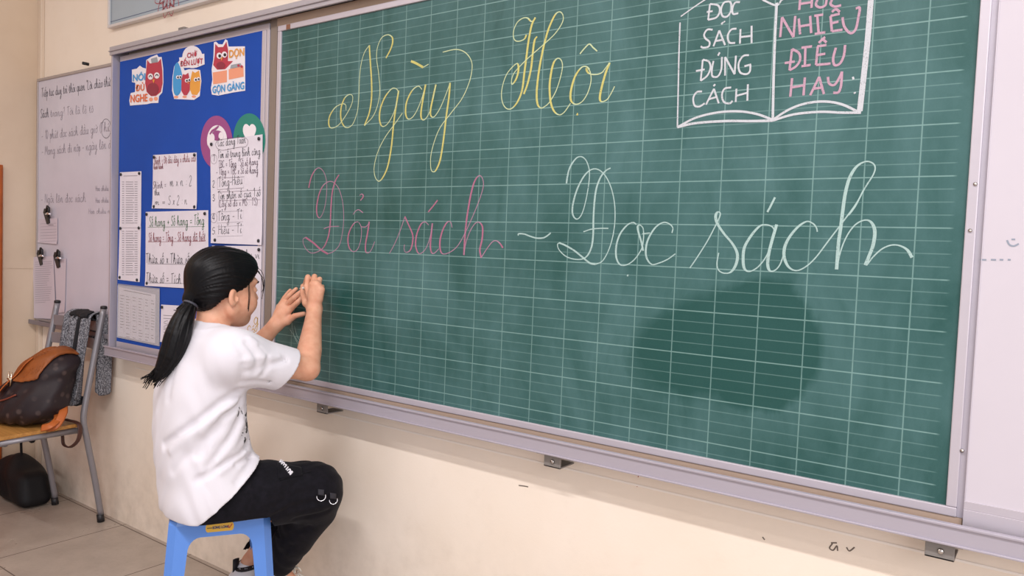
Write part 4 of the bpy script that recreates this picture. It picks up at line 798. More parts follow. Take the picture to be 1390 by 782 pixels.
# ------------------------------------------------------------------ jacket over the chair back
jk = empty('jacket', tuple(cp(.80, .02, .90)), 'grey marled knit jacket with black lining hung over the school chair\'s back', 'jacket')
M_knit = mat('grey_marled_knit', '85858c', .9, spec=.15, bump=.5, bscale=300); _t = NT(M_knit); _n = _t.noise(_t.scale(_t.obj(), (1, 1, .6)), 240, 3, .8)
_t.link(_t.mix(_t.rng(_n, .42, .62), lin('3d3d44'), lin('a4a4aa')), _t.b.inputs['Base Color']); M_lin = mat('black_lining', '141318', .8)
def drape(s0, s1, prof, zb, ph, thick=.008, bulge=.012, taper=0):
    """cloth panel hanging down from prof over the slat between s0 and s1"""
    b = MB(); ns, nz = 22, 34; V = []
    for j in range(nz + 1):
        t = j / nz
        for i in range(ns + 1):
            u = i / ns; s = s0 + (s1 - s0) * u + taper * t * (u - .5)
            f, z = prof(t, u); f += bulge * math.sin(u * 9 + ph + 2.2 * t) * (.3 + t) + .006 * math.sin(u * 21 + ph * 2 - 3 * t) * t; z += zb * t * math.sin(u * 5 + ph)
            V.append(cp(s, f, z))
    b.add(V, [(j * (ns + 1) + i, j * (ns + 1) + i + 1, (j + 1) * (ns + 1) + i + 1, (j + 1) * (ns + 1) + i) for j in range(nz) for i in range(ns)], 0, True)
    return b
def hang(name, m, *a, th=.007, **k):
    o = drape(*a, **k).build(name, m, jk); md = o.modifiers.new('thick', 'SOLIDIFY'); md.thickness = th; md.offset = 0; return o
def over(z_end, f0=.03):
    def prof(t, u):
        # over the top slat: starts behind, climbs, falls in front
        if t < .22: q = t / .22; return (-.022 + .005 * q, .80 + .115 * q)
        if t < .34: q = (t - .22) / .12; return (-.017 + (f0 + .025) * q, .915 + .018 * math.sin(q * math.pi))
        q = (t - .34) / .66; return (f0 + .008 + .045 * q, .915 - (.915 - z_end) * q)
    return prof
hang('front_panel', M_knit, .52, .75, over(.62, .052), .02, .6, taper=-.02)
hang('front_panel', M_knit, .77, .985, over(.55, .050), .02, 2.4, taper=-.03)
hang('lining_edge', M_lin, .70, .82, over(.60, .046), .03, 1.2, bulge=.010, taper=.02)
hang('collar', M_lin, .62, .95, (lambda t, u: (.03 + .034 * math.sin(t * 3.14), .938 - .035 * t)), .004, .2, bulge=.006)
hang('sleeve', M_knit, .88, 1.03, (lambda t, u: (-.03 + .05 * math.sin(u * 3.14) - .01 * t, .925 - .34 * t)), .02, 1.0, bulge=.006, taper=-.05)
hang('lining_hem', M_lin, .78, .97, (lambda t, u: (.082 + .01 * math.sin(u * 6), .57 - .03 * t)), .012, 2.4, bulge=.008)
# ------------------------------------------------------------------ black bag and cord on the floor
g0 = np.array([-1.70, -.12, 0]); fb = empty('bag', tuple(g0), 'limp black bag lying on the floor tiles under the school chair', 'bag')
M_blk = mat('black_nylon', '0f0f13', .6, spec=.35, bump=.3, bscale=60)
def fb_fn(P):
    q = P - g0.astype(np.float32); L = q.copy(); L[:, 0] += .25 * L[:, 2] - .02
    d = sd_box(L, (0, 0, .085), (.15, .075, .083), r=.045); d = smin(d, sd_ell(L, (-.03, 0, .15), (.08, .055, .07)), .05)
    return d + .008 * np.sin(q[:, 0] * 42 + q[:, 2] * 25) * np.clip(q[:, 2] * 8, 0, 1)
sdf_mesh('fabric_body', fb_fn, g0 - [.28, .2, .01], g0 + [.28, .2, .3], .008, M_blk, fb)
b = MB(); b.tube(spline([g0 + np.array(q) for q in ((-.02, 0, .20), (.0, -.01, .30), (.05, -.02, .33), (.10, 0, .30), (.11, .02, .38), (.06, .03, .42))], 8), .006, 8); b.build('strap', M_blk, fb)
# ------------------------------------------------------------------ wooden cabinet at the left edge
cb = empty('cabinet', (-1.90, -.6, 0), 'tall narrow orange varnished wooden cabinet against the left wall at the photo\'s edge', 'cabinet')
M_org = mat('orange_varnish', 'b65a1c', .35, spec=.5, noise=.25, nscale=8)
MB().box((-1.924, -1.1, .06), (-1.905, -.134, 1.59)).build('carcass', M_org, cb, bevel=.003)
MB().box((-1.905, -.62, .08), (-1.898, -.141, 1.57)).build('door', M_org, cb, bevel=.002); MB().box((-1.905, -1.09, .08), (-1.898, -.63, 1.57)).build('door', M_org, cb, bevel=.002)
MB().box((-1.924, -1.1, 0), (-1.905, -.134, .06)).build('plinth', mat('dark_plinth', '4a2417', .5), cb)
# ------------------------------------------------------------------ blue plastic stool
def nrm(v): v = np.array(v, float); return v / np.linalg.norm(v)
TLc, TRc = seen(229, 711, 2.12), seen(367, 699, 2.22)
ST = (TLc[2] + TRc[2]) / 2 + .006; E1 = nrm([*(TRc - TLc)[:2], 0]); N1 = np.array([E1[1], -E1[0], 0]); SH = np.linalg.norm((TRc - TLc)[:2]) / 2
SCn = (TLc + TRc) / 2 - N1 * SH; SCn[2] = 0
stool = empty('plastic_stool', tuple(SCn), 'blue moulded plastic stool with arched legs that the girl sits on', 'stool')
M_bl = mat('blue_plastic', '5d8fe0', .34, spec=.5, sub=0, noise=.05, nscale=6)
CH = .020; FL = .035                                                  # corner chamfer, how far the feet spread
def half(z): return SH + FL * (1 - z / ST)
def spt(side, x, z, inset=0.0):
    n = [N1, E1, -N1, -E1][side]; e = [E1, -N1, -E1, N1][side]
    p = SCn + n * (half(z) - inset) + e * x; p[2] = z; return p
LW = .058
def wi(z): return half(z) - LW + .016 * (1 - z / ST)
z1, z2 = ST - .095, ST - .052
b = MB(); rings = []
for rr, zz in ((.0, ST - .016), (.003, ST - .006), (.010, ST - .001), (.020, ST), (.05, ST - .002)):
    ring = []
    for sd in range(4):
        h = half(ST - .016); n = [N1, E1, -N1, -E1][sd]; e = [E1, -N1, -E1, N1][sd]
        for x in (-(h - CH), (h - CH)):
            p = SCn + n * (h - rr) + e * x * (h - rr) / h; p[2] = zz; ring.append(p)
    rings.append(ring)
V = [p for r in rings for p in r]
b.add(V, [(i * 8 + k, i * 8 + (k + 1) % 8, i * 8 + 8 + (k + 1) % 8, i * 8 + 8 + k) for i in range(len(rings) - 1) for k in range(8)] + [tuple(8 * (len(rings) - 1) + k for k in range(8))])
for sd in range(4):
    zt = ST - .016; bot = [(-(half(z1) - CH), z1), (-wi(z1), z1)]
    arc = [(-wi(z1) + .034 * (1 - math.cos(a)), z1 + (z2 - z1) * math.sin(a)) for a in np.linspace(0, math.pi / 2, 7)][1:]
    bot += arc + [(-x, z) for x, z in arc[::-1]] + [(wi(z1), z1), (half(z1) - CH, z1)]
    n = len(bot); top = [(-(half(zt) - CH) + 2 * (half(zt) - CH) * i / (n - 1), zt) for i in range(n)]
    b.add([spt(sd, x, z) for x, z in bot] + [spt(sd, x, z) for x, z in top], [(i, i + 1, n + i + 1, n + i) for i in range(n - 1)])
    s2 = (sd + 1) % 4
    b.add([spt(sd, half(z1) - CH, z1), spt(s2, -(half(z1) - CH), z1), spt(s2, -(half(zt) - CH), zt), spt(sd, half(zt) - CH, zt)], [(0, 1, 2, 3)])
se = b.build('seat', M_bl, stool); md = se.modifiers.new('weld', 'WELD'); md.merge_threshold = .0008; md = se.modifiers.new('thick', 'SOLIDIFY'); md.thickness = .005; md.offset = -1
for sd in range(4):
    s2 = (sd + 1) % 4; b = MB(); zs = [z1, ST * .5, ST * .25, 0.0]; V = []
    for z in zs: V += [spt(sd, wi(z), z, .012), spt(sd, wi(z), z), spt(sd, half(z) - CH, z), spt(s2, -(half(z) - CH), z), spt(s2, -wi(z), z), spt(s2, -wi(z), z, .012)]
    b.add(V, [(i * 6 + k, i * 6 + 6 + k, i * 6 + 7 + k, i * 6 + k + 1) for i in range(len(zs) - 1) for k in range(5)])
    o = b.build('leg', M_bl, stool); md = o.modifiers.new('thick', 'SOLIDIFY'); md.thickness = .005; md.offset = -1
def stk(x, z): return spt(0, x, z) + N1 * .001
sa = -SH + (278 - 230) / 136 * 2 * SH; sb = -SH + (316 - 230) / 136 * 2 * SH; zc = ST - .028; hh = .0118
pl = [(sb - .006 + .006 * math.cos(a), zc + hh * math.sin(a)) for a in np.linspace(-math.pi / 2, math.pi / 2, 7)] + [(sa + .006 - .006 * math.cos(a), zc + hh * math.sin(a)) for a in np.linspace(math.pi / 2, -math.pi / 2, 7)]
b = MB(); b.prism([stk(x, z) for x, z in pl], tuple(-N1 * .0008)); upz = nrm(spt(0, 0, .3) - spt(0, 0, .2))
put_text(b, 'SONG LONG', .0105, stk((sa + sb) / 2 + .003, zc) + N1 * .0005, E1, upz, 1, .72, .0005); b.ribbon([stk(sa + .004, zc) + N1 * .0006, stk(sa + .018, zc) + N1 * .0006], .003, N1, 3)
P = [stk(sb - .016, zc + .003) + N1 * .0006, stk(sb - .012, zc - .004) + N1 * .0006, stk(sb - .005, zc + .007) + N1 * .0006]; b.ribbon(P, .003, N1, 2)
b.build('maker_sticker', [mat('sticker_yellow', 'e2b23c', .45), mat('sticker_navy', '33365e', .5), mat('tick_red', 'c2401e', .5), mat('tiny_print', '7a6a3a', .5)], stool)['label'] = 'yellow oval maker sticker'
# ------------------------------------------------------------------ the girl
def ang(d): return np.array([math.cos(math.radians(d)), math.sin(math.radians(d)), 0.])
girl_at = SCn.copy(); girl_at[2] = 0
girl = empty('person', tuple(girl_at), 'girl with black ponytail and white T-shirt sitting on a blue stool, writing on the chalkboard', 'person')
FT = ang(76); RT = ang(76 - 90); UP = np.array([0, 0, 1.])
# torso: centre line with half widths (side, front-back)
TORSO = []
for u, v, D, a, bb in ((288, 700, 2.25, .155, .118), (283, 665, 2.245, .165, .122), (277, 630, 2.24, .166, .124), (273, 590, 2.24, .166, .122), (271, 555, 2.235, .166, .116), (273, 520, 2.235, .166, .112), (279, 490, 2.235, .160, .100), (284, 466, 2.235, .120, .078), (287, 448, 2.235, .075, .062)):
    c = seen(u, v, D); TORSO.append((c[2], c[0], c[1], a, bb))
TORSO.sort(); TORSO = [tuple(q) for q in spline(TORSO, 6)]; TZ = np.array([t[0] for t in TORSO]); TXX, TYY, TA, TB = (np.array([t[i] for t in TORSO]) for i in (1, 2, 3, 4))
def seat_cut(d, P, m):
    x = (P - SCn.astype(np.float32)) @ E1.astype(np.float32)
    c = ST + m - np.clip(x - SH + .005, 0, 1) * 2.6 - P[:, 2]                    # nothing sinks into the seat
    return np.where(P[:, 2] > ST - .12, np.maximum(d, c), d)
def torso_c(z): return np.array([np.interp(z, TZ, TXX), np.interp(z, TZ, TYY), z])
def sd_torso(P, off=0.0):
    z = P[:, 2]; cx = np.interp(z, TZ, TXX); cy = np.interp(z, TZ, TYY); a = np.interp(z, TZ, TA) + off; bb = np.interp(z, TZ, TB) + off
    x = P[:, 0] - cx; y = P[:, 1] - cy; r = x * RT[0] + y * RT[1]; f = x * FT[0] + y * FT[1]
    d = ((np.abs(r / a) ** 2.4 + np.abs(f / bb) ** 2.4) ** (1 / 2.4) - 1) * np.minimum(a, bb)
    return np.maximum(d, np.maximum(z - TZ[-1], TZ[0] - z))
NECK = seen(289, 450, 2.24); HEAD = seen(304, 394, 2.27)
shc = torso_c(seen(283, 476, 2.235)[2])
S_R = shc + RT * .140 + FT * .035 + UP * .0; S_L = shc - RT * .135 + FT * .045
E_R = seen(417, 500, 2.30); W_R = on_wall(427, 420, -.072)
W_L = on_wall(374, 441, -.060); E_L = seen(322, 500, 2.47)
PEL = seen(280, 676, 2.245); FP = ang(60); RP = ang(-30)
H_R = PEL + RP * .070 + UP * -.005; H_L = PEL - RP * .085
K_R = seen(441, 664, 2.33); K_L = seen(412, 658, 2.47)
A_Rt = seen(374, 770, 2.44); A_Lt = seen(342, 764, 2.50)
for nm, p, q in (('upper arm R', S_R, E_R), ('forearm R', E_R, W_R), ('upper arm L', S_L, E_L), ('forearm L', E_L, W_L), ('thigh R', H_R, K_R), ('thigh L', H_L, K_L), ('shank R', K_R, A_Rt), ('shank L', K_L, A_Lt)): pass
for nm, p in (('HEAD', HEAD), ('S_R', S_R), ('E_R', E_R), ('W_R', W_R), ('W_L', W_L), ('E_L', E_L), ('PEL', PEL), ('K_R', K_R), ('K_L', K_L), ('A_R', A_Rt), ('A_L', A_Lt), ('stool', [ST, SH, 0])): pass
# --- head
pt = math.radians(-3); F0 = ang(82); FH = F0 * math.cos(pt) + UP * math.sin(pt); RH = ang(82 - 90); UH = np.cross(RH, FH); HB = np.stack([RH, FH, UH], 1).astype(np.float32)
def hl(r, f, u): return HEAD + RH * r + FH * f + UH * u
def to_head(P): return (P - HEAD.astype(np.float32)) @ HB
def mirror(fn, L): return np.minimum(fn(L, 1), fn(L, -1))
def sd_head(P):
    L = to_head(P); A = L.copy(); A[:, 0] = np.abs(A[:, 0])
    d = sd_ell(L, (0, -.012, .038), (.073, .090, .078)); d = smin(d, sd_ell(L, (0, .028, -.022), (.060, .062, .082)), .03)
    d = smin(d, sd_cone(A, (.0, .062, -.084), (.048, .004, -.056), .021, .020), .03)
    d = smin(d, sd_ell(A, (.036, .054, -.034), (.030, .032, .032)), .02)
    d = smin(d, sd_ell(L, (0, .074, .032), (.048, .020, .013)), .015)
    d = smin(d, sd_cone(L, (0, .084, .012), (0, .100, -.020), .007, .010), .012); d = smin(d, sd_ell(A, (.010, .091, -.024), (.008, .010, .007)), .006)
    d = smax(d, -sd_ell(A, (.031, .098, .008), (.019, .014, .011)), .010)
    d = smin(d, sd_ell(A, (.031, .0755, .006), (.0145, .0105, .012)), .003)
    d = smin(d, sd_ell(L, (0, .088, -.0465), (.021, .010, .0055)), .005); d = smin(d, sd_ell(L, (0, .086, -.056), (.018, .010, .0065)), .005)
    d = smax(d, -sd_ell(L, (0, .099, -.051), (.018, .006, .0016)), .004)
    q = A - np.array([.072, -.004, -.016], np.float32); ca, sa_ = math.cos(.35), math.sin(.35)
    E = np.stack([q[:, 0] * ca - q[:, 1] * -sa_, q[:, 0] * -sa_ + q[:, 1] * ca, q[:, 2] + .18 * q[:, 1]], 1)
    e = sd_ell(E, (.002, -.004, -.002), (.008, .016, .026)); e = smax(e, -sd_ell(E, (.010, .001, .003), (.007, .009, .015)), .004); e = smin(e, sd_ell(E, (.006, .010, -.004), (.005, .005, .007)), .004)
    return smin(d, e, .006)
# --- hands
KN_R = [on_wall(417, 388.5, -.066), on_wall(424.5, 387, -.071), on_wall(431.5, 388.5, -.069), on_wall(436.5, 393, -.063)]
PI_R = [on_wall(418, 376, -.050), on_wall(427, 375.5, -.050), on_wall(434, 379, -.047), on_wall(437.5, 389, -.042)]
TI_R = [on_wall(414, 386, -.018), on_wall(422, 388, -.014), on_wall(430, 391, -.014), on_wall(435, 396, -.016)]
TH_R = [on_wall(416, 411, -.060), on_wall(411.5, 400, -.043), on_wall(411, 388.5, -.022)]
KN_L = [on_wall(395, 419, -.034), on_wall(389, 414, -.034), on_wall(383, 413, -.030), on_wall(379, 416, -.026)]
PI_L = [on_wall(404, 410.5, -.032), on_wall(399.5, 404, -.034), on_wall(393, 401, -.028), on_wall(386, 404, -.022)]
TI_L = [on_wall(411, 403.5, -.016), on_wall(409, 396, -.018), on_wall(402, 392.5, -.014), on_wall(394, 394, -.012)]
TH_L = [on_wall(390, 436, -.040), on_wall(400, 429, -.030), on_wall(412.5, 426, -.014)]
def sd_hand(P, W, KN, PI, TI, TH):
    d = sd_cone(P, W, (KN[1] + KN[2]) / 2, .023, .0185)
    for i, k in enumerate(KN): d = smin(d, sd_cone(P, W * .45 + k * .55 + (KN[(i + 1) % 4] - KN[1]) * 0, k, .0135, .0105), .012)
    d = smin(d, sd_cone(P, W * .7 + TH[0] * .3, TH[0], .018, .0135), .014)
    fs = sd_path(P, [(TH[0], .0125), (TH[1], .0098), (TH[2], .0080)]); d = smin(d, fs, .006)
    for k, p, t, r in zip(KN, PI, TI, (.0090, .0094, .0084, .0072)):
        m = p * .5 + t * .5 + (p - (k + t) / 2) * .18
        f = sd_path(P, [(k, r * 1.08), (p, r), (m, r * .92), (t, r * .82)]); d = smin(d, f, .0022)
    return d
M_skin = mat('skin', 'e0ab8e', .5, spec=.35, sub=.12, noise=.10, nscale=40, col2='d6997c', bump=.08, bscale=700)
M_lip = mat('lips', 'c47d6f', .45, sub=.1); M_hair = mat('black_hair', '070609', .45, spec=.22)
def arm_skin(P, S, E, W):
    n = nrm(W - E); mid = E + (W - E) * .3
    d = sd_path(P, [(S, .050), (S + (E - S) * .55, .042), (E, .036)]); d = smin(d, sd_path(P, [(E, .036), (mid, .037), (E + (W - E) * .75, .027), (W, .0235)]), .012); return d
def body_fn(P):
    out = sd_torso(P, -.028)
    out = smin(out, sd_path(P, [(NECK - UP * .05, .075), (NECK - UP * .01, .050), (hl(0, -.030, -.050), .043)]), .03)
    out = smin(out, sd_cone(P, shc + RT * .05 + UP * .02, S_R, .05, .048), .04); out = smin(out, sd_cone(P, shc - RT * .05 + UP * .02, S_L, .05, .048), .04)
    out = smin(out, sd_head(P), .010)
    out = smin(out, arm_skin(P, S_R, E_R, W_R), .02); out = smin(out, arm_skin(P, S_L, E_L, W_L), .02)
    out = smin(out, sd_hand(P, W_R, KN_R, PI_R, TI_R, TH_R), .010); out = smin(out, sd_hand(P, W_L, KN_L, PI_L, TI_L, TH_L), .010)
    out = smin(out, sd_ell(P, PEL + FP * .01, (.112, .10, .085)), .03)
    for H, K, A in ((H_R, K_R, A_Rt), (H_L, K_L, A_Lt)):
        out = smin(out, sd_path(P, [(H, .055), (K, .045), (K + (A - K) * .35, .046), (A, .031)]), .02)
        fd = nrm([FP[0], FP[1], -.9]); out = smin(out, sd_cone(P, A, A + fd * .09 - UP * .02, .030, .022), .02)
    return seat_cut(out, P, .012)
ALLP = np.array([HEAD, S_R, S_L, E_R, E_L, W_R, W_L, PEL, K_R, K_L, A_Rt, A_Lt, *KN_R, *PI_R, *TI_R])
lo = ALLP.min(0) - .19; hi = ALLP.max(0) + .14; lo[2] = .02; hi[1] = .038
sdf_mesh('body', body_fn, lo, hi, .0024, [M_skin, M_lip], girl, it=1, midx=lambda c: ((lambda L: ((L[:, 0] / .021) ** 2 + ((L[:, 2] + .0515) / .0105) ** 2 < 1) & (L[:, 1] > .080) & (L[:, 1] < .12))((c - HEAD) @ HB)))
# --- eyes, brows
M_eye = mat('eye_white', 'efe9e4', .2); M_iris = mat('dark_iris', '1c100c', .15)
for s in (-1, 1):
    b = MB(); 
    for r0, mi, f0 in ((.0112, 0, .0785), (.0058, 1, .0847)):
        V = []; nn = 14
        for i in range(1, 8):
            t = math.pi * i / 8
            for k in range(nn): p = 2 * math.pi * k / nn; V.append(hl(s * .031 + r0 * math.sin(t) * math.cos(p), f0 + r0 * math.cos(t) * .9, .006 + r0 * math.sin(t) * math.sin(p) * .62))
        b.add(V, [(i * nn + k, i * nn + (k + 1) % nn, i * nn + nn + (k + 1) % nn, i * nn + nn + k) for i in range(6) for k in range(nn)] + [tuple(range(nn))], mi, True)
    b.build('eye', [M_eye, M_iris], girl)
    b = MB(); b.tube(spline([hl(s * .014, .093, .026), hl(s * .03, .092, .032), hl(s * .048, .080, .027)], 5), [.001, .0016, .002] + [.002] * 6 + [.0014, .0008], 8); b.build('eyebrow', M_hair, girl)
# --- hair
TIE = hl(0, -.100, -.030)
HB_U = [-.12, -.074, -.045, -.028, -.006, .012, .030, .048, .065, .090, .14]; HB_F = [-.085, -.070, -.045, -.034, .004, .036, .052, .064, .078, .096, .12]
def hair_fn(P):
    L = to_head(P); r, f, u = L[:, 0], L[:, 1], L[:, 2]
    d = sd_ell(L, (0, -.014, .042), (.083, .103, .088)); d = smin(d, sd_ell(L, (0, -.050, -.012), (.068, .055, .058)), .03); d = smin(d, sd_ell(L, (0, .045, .062), (.064, .045, .052)), .03)
    phi = np.arctan2(r, u + .03); gr = .0011 * np.sin(phi * 46 + 4 * np.sin(phi * 7) + 30 * f) + .0009 * np.sin(phi * 97 + 11 * f)
    d = d + gr * np.clip((f + .12) / .05, 0, 1)
    bf = np.interp(u, HB_U, HB_F) + .004 * np.sin(phi * 60)
    d = smax(d, f - bf, .010)
    d = smax(d, -(sd_head(P) + .004), .004) if False else d
    return smin(d, sd_ell(L, (0, -.098, -.030), (.024, .022, .024)), .015)
hc = HEAD
sdf_mesh('hair', hair_fn, hc - .16, hc + .17, .0027, M_hair, girl, it=1)
PT = [seen(u, v, D) for u, v, D in ((260, 411, 2.185), (255, 420, 2.175), (249, 434, 2.16), (242, 456, 2.145), (233, 481, 2.14), (219, 504, 2.135), (209, 518, 2.13))]
PR = [.014, .024, .031, .036, .034, .021, .004]
PTs = spline(PT, 4); PRs = np.interp(np.linspace(0, 1, len(PTs)), np.linspace(0, 1, len(PR)), PR)
IR = nrm([.529, .848, 0])                                             # the tail hangs flat against the back
def tail_fn(P):
    d = None
    for a, c, ra, rc in zip(PTs[:-1], PTs[1:], PRs[:-1], PRs[1:]):
        e = sd_cone(P, a, c, ra, rc); d = e if d is None else np.minimum(d, e)
    # strands along the tail
    z = P[:, 2]; cx = np.interp(z, PTs[::-1, 2], PTs[::-1, 0]); cy = np.interp(z, PTs[::-1, 2], PTs[::-1, 1]); q = (P[:, 0] - cx) * IR[0] + (P[:, 1] - cy) * IR[1]
    s = np.interp(z, PTs[::-1, 2], PRs[::-1]); 
    return d + .0016 * np.sin(q / np.maximum(s, .012) * 11 + 3 * np.sin(z * 14)) + .001 * np.sin(q / np.maximum(s, .012) * 23 + z * 40)
tl_ = sdf_mesh('ponytail', tail_fn, PTs.min(0) - .06, PTs.max(0) + .06, .0027, M_hair, girl, it=1)
b = MB(); ax = nrm(PT[1] - PT[0]); t1 = nrm(np.cross(ax, UP)); t2 = np.cross(ax, t1); b.tube([PT[0] + ax * .006 + t1 * .0185 * math.cos(a) + t2 * .0185 * math.sin(a) for a in np.linspace(0, 2 * math.pi, 25)], .0042, 8, caps=False); b.build('hair_tie', mat('grey_hair_tie', '3a3a44', .5), girl)
def strand(pts, r=.0009):
    return spline(pts, 6)
b = MB()
for k in range(26):
    t0 = random.randint(3, 5); off = IR * random.uniform(-.028, .028) + N1 * random.uniform(0, .02)
    p0 = PT[t0] + off; p1 = PT[min(t0 + 1, 6)] + off * .8; p2 = PT[6] + off * .55 + UP * random.uniform(-.02, .01) - IR * random.uniform(0, .015)
    b.tube(spline([p0, p1, p2], 5), .0011, 5)
for k in range(7): b.tube(spline([PT[5] - IR * .012 + UP * random.uniform(-.01, .01), PT[6] + UP * (.012 + .01 * random.random()) - IR * .012, PT[6] + UP * .016 * random.random() - IR * random.uniform(.02, .034)], 5), .0012, 5)
b.build('loose_tail_strands', M_hair, girl)
b = MB()
for k in range(4):
    r = .030 + .004 * k; j = lambda s: random.uniform(-s, s)
    b.tube(spline([hl(r, .060 + j(.006), .088), hl(r + .012, .085 + j(.005), .06), hl(r + .012, .098 + j(.006), .025 + j(.01)), hl(r + .008, .101 + j(.006), -.005 + j(.015))], 6), .0008, 5)
for k in range(2): b.tube(spline([hl(.066, .040 + k * .003, .030), hl(.073, .042 + k * .003, -.01), hl(.069, .044 + .002 * k, -.05 - .006 * k)], 6), .0010, 5)
b.build('loose_face_strands', M_hair, girl)
# --- T-shirt
dR = nrm(E_R - S_R); CU_R = S_R + (E_R - S_R) * .70; dL = nrm(E_L - S_L); CU_L = S_L + (E_L - S_L) * .72
THD = nrm(K_R - H_R); HEMN = nrm(THD * .64 - UP * .77); HEMP = seen(297, 684, 2.13)
def shirt_base(P):
    d = sd_torso(P, 0)
    d = smin(d, sd_path(P, [(NECK - UP * .028, .066), (shc + RT * .075 + UP * .012, .062), (S_R, .066)]), .035); d = smin(d, sd_path(P, [(NECK - UP * .028, .066), (shc - RT * .075 + UP * .012, .062), (S_L, .066)]), .035)
    sl = sd_path(P, [(S_R - dR * .02, .068), (S_R + (E_R - S_R) * .45 - UP * .010, .067), (CU_R + dR * .05 - UP * .020, .068)]); d = smin(d, sl, .045)
    sl = sd_path(P, [(S_L - dL * .02, .066), (CU_L + dL * .05 - UP * .008, .066)]); d = smin(d, sl, .045)
    d = smin(d, sd_ell(P, PEL + FP * .015 + UP * .005, (.150, .128, .10)), .04)
    for H, K in ((H_R, K_R), (H_L, K_L)): d = smin(d, sd_cone(P, H + (K - H) * .06 + UP * .012, H + (K - H) * .6 + UP * .012, .102, .106), .05)
    return d
def hit(fn, u, v, d0=1.8, d1=2.8):
    r = ray(u, v); t = d0
    for _ in range(60):
        s = float(fn((CAM + r * t)[None].astype(np.float32))[0])
        if s < .0006 or t > d1: break
        t += s * .8
    return CAM + r * t
FOLDS = []                                                             # (points, depth, width)
for pts, am, wd in (
    ([(326, 531), (300, 548), (270, 572), (240, 592), (222, 604)], .011, .012), ([(327, 545), (305, 566), (285, 592), (268, 618)], .009, .011), ([(328, 560), (318, 585), (300, 612), (285, 632)], .007, .010),
    ([(338, 600), (325, 618), (303, 632), (282, 645), (268, 652)], .011, .009), ([(348, 608), (336, 622), (322, 630)], .008, .009), ([(344, 620), (332, 640), (322, 655)], .007, .010),
    ([(300, 580), (270, 604), (235, 640)], .005, .014), ([(276, 655), (286, 672), (296, 690)], .004, .009), ([(245, 470), (236, 500), (228, 540)], .004, .016),
    ([(335, 466), (345, 478), (350, 492), (346, 505)], .007, .009), ([(352, 470), (362, 482), (364, 496), (356, 510)], .006, .008), ([(334, 505), (352, 500), (372, 494), (388, 489)], .005, .009), ([(330, 520), (346, 518), (364, 520)], .005, .010), ([(321, 466), (330, 480), (330, 500), (326, 520)], .005, .011)):
    FOLDS.append(([hit(shirt_base, u, v) for u, v in pts], am, wd))
RIDGE = [([hit(shirt_base, u, v) for u, v in pts], am, wd) for pts, am, wd in (
    ([(322, 545), (295, 562), (262, 588), (232, 612)], .006, .014), ([(340, 460), (352, 470), (360, 480)], .006, .010), ([(333, 611), (318, 626), (300, 640)], .006, .010), ([(330, 575), (318, 602), (296, 625)], .004, .011), ([(330, 490), (350, 486), (378, 484)], .004, .010), ([(213, 565), (212, 610), (214, 660)], .002, .02))]
def shirt_solid(P):
    d = shirt_base(P)
    near = np.abs(d) < .04
    if near.any():
        Q = P[near]; dd = d[near]
        for pts, am, wd in FOLDS: dd = dd + am * np.exp(-(fold_dist(Q, pts) / wd) ** 2)
        for pts, am, wd in RIDGE: dd = dd - am * np.exp(-(fold_dist(Q, pts) / wd) ** 2)
        dd = dd + .0014 * np.sin(Q[:, 2] * 60 + 9 * np.sin(Q[:, 0] * 14 + Q[:, 1] * 11)) * np.clip((1.0 - Q[:, 2]) * 3, 0, 1)
        d = d.copy(); d[near] = dd
    return d
CUTS = [(CU_R, nrm(dR + UP * -.42)), (CU_L, dL)]
NK_A = NECK + FT * .008; NK_AX = nrm(UP * .86 + FT * .50 - RT * .05)
def shirt_fn(P):
    s = shirt_solid(P); d = s
    # sleeves end at the cuffs, the hem hangs across the thighs
    for c, n in CUTS:
        side = (P - c.astype(np.float32)) @ n.astype(np.float32); nearc = np.linalg.norm(P - c.astype(np.float32), axis=1) < .17
        d = np.where(nearc, np.maximum(d, side), d)
        tub = np.maximum(s + .006, -(side + .05)); d = np.where(nearc, np.maximum(d, -tub), d)
    d = np.maximum(d, (P - HEMP.astype(np.float32)) @ HEMN.astype(np.float32))
    d = np.maximum(d, ST + .003 - P[:, 2])
    hem_in = np.maximum(s + .007, -((P - HEMP.astype(np.float32)) @ HEMN.astype(np.float32) + .03)); d = np.maximum(d, -np.where(P[:, 2] < .75, hem_in, 1))
    # neck opening with a ribbed collar
    q = P - NK_A.astype(np.float32); h = q @ NK_AX.astype(np.float32); rad = np.linalg.norm(q - h[:, None] * NK_AX.astype(np.float32), axis=1)
    d = smax(d, -np.maximum(rad - .060, -.03 - h), .004); d = smin(d, np.sqrt((rad - .062) ** 2 + (h + .004) ** 2) - .0062, .004)
    return d
M_shirt = mat('white_cotton', 'e0dde4', .85, spec=.2, bump=.12, bscale=500, sheen=.1)
PR0 = hit(shirt_base, 327, 575); _t = NT(M_shirt); _o = _t.obj(); _s = _t.sep(_o)
_c = PR0 - girl_at
def _loc(v): return np.array(v)
# dark print on the chest: broken shapes inside a patch on the front
_f = _t.math('ADD', _t.math('MULTIPLY', _s[0], float(FT[0])), _t.math('MULTIPLY', _s[1], float(FT[1]))); _r = _t.math('ADD', _t.math('MULTIPLY', _s[0], float(RT[0])), _t.math('MULTIPLY', _s[1], float(RT[1])))
pc = torso_c(PR0[2]) - girl_at; fz = float(pc @ FT); rz = float(pc @ RT)
msk = _t.math('MULTIPLY', _t.math('GREATER_THAN', _f, fz + .055), _t.math('LESS_THAN', _t.math('ABSOLUTE', _t.math('SUBTRACT', _s[2], float(PR0[2]) - .005)), .055))
msk = _t.math('MULTIPLY', msk, _t.math('LESS_THAN', _t.math('ABSOLUTE', _t.math('SUBTRACT', _r, rz)), .15))
pat = _t.math('GREATER_THAN', _t.noise(_o, 34, 3, .5, 1.2), .56); msk = _t.math('MULTIPLY', msk, pat)
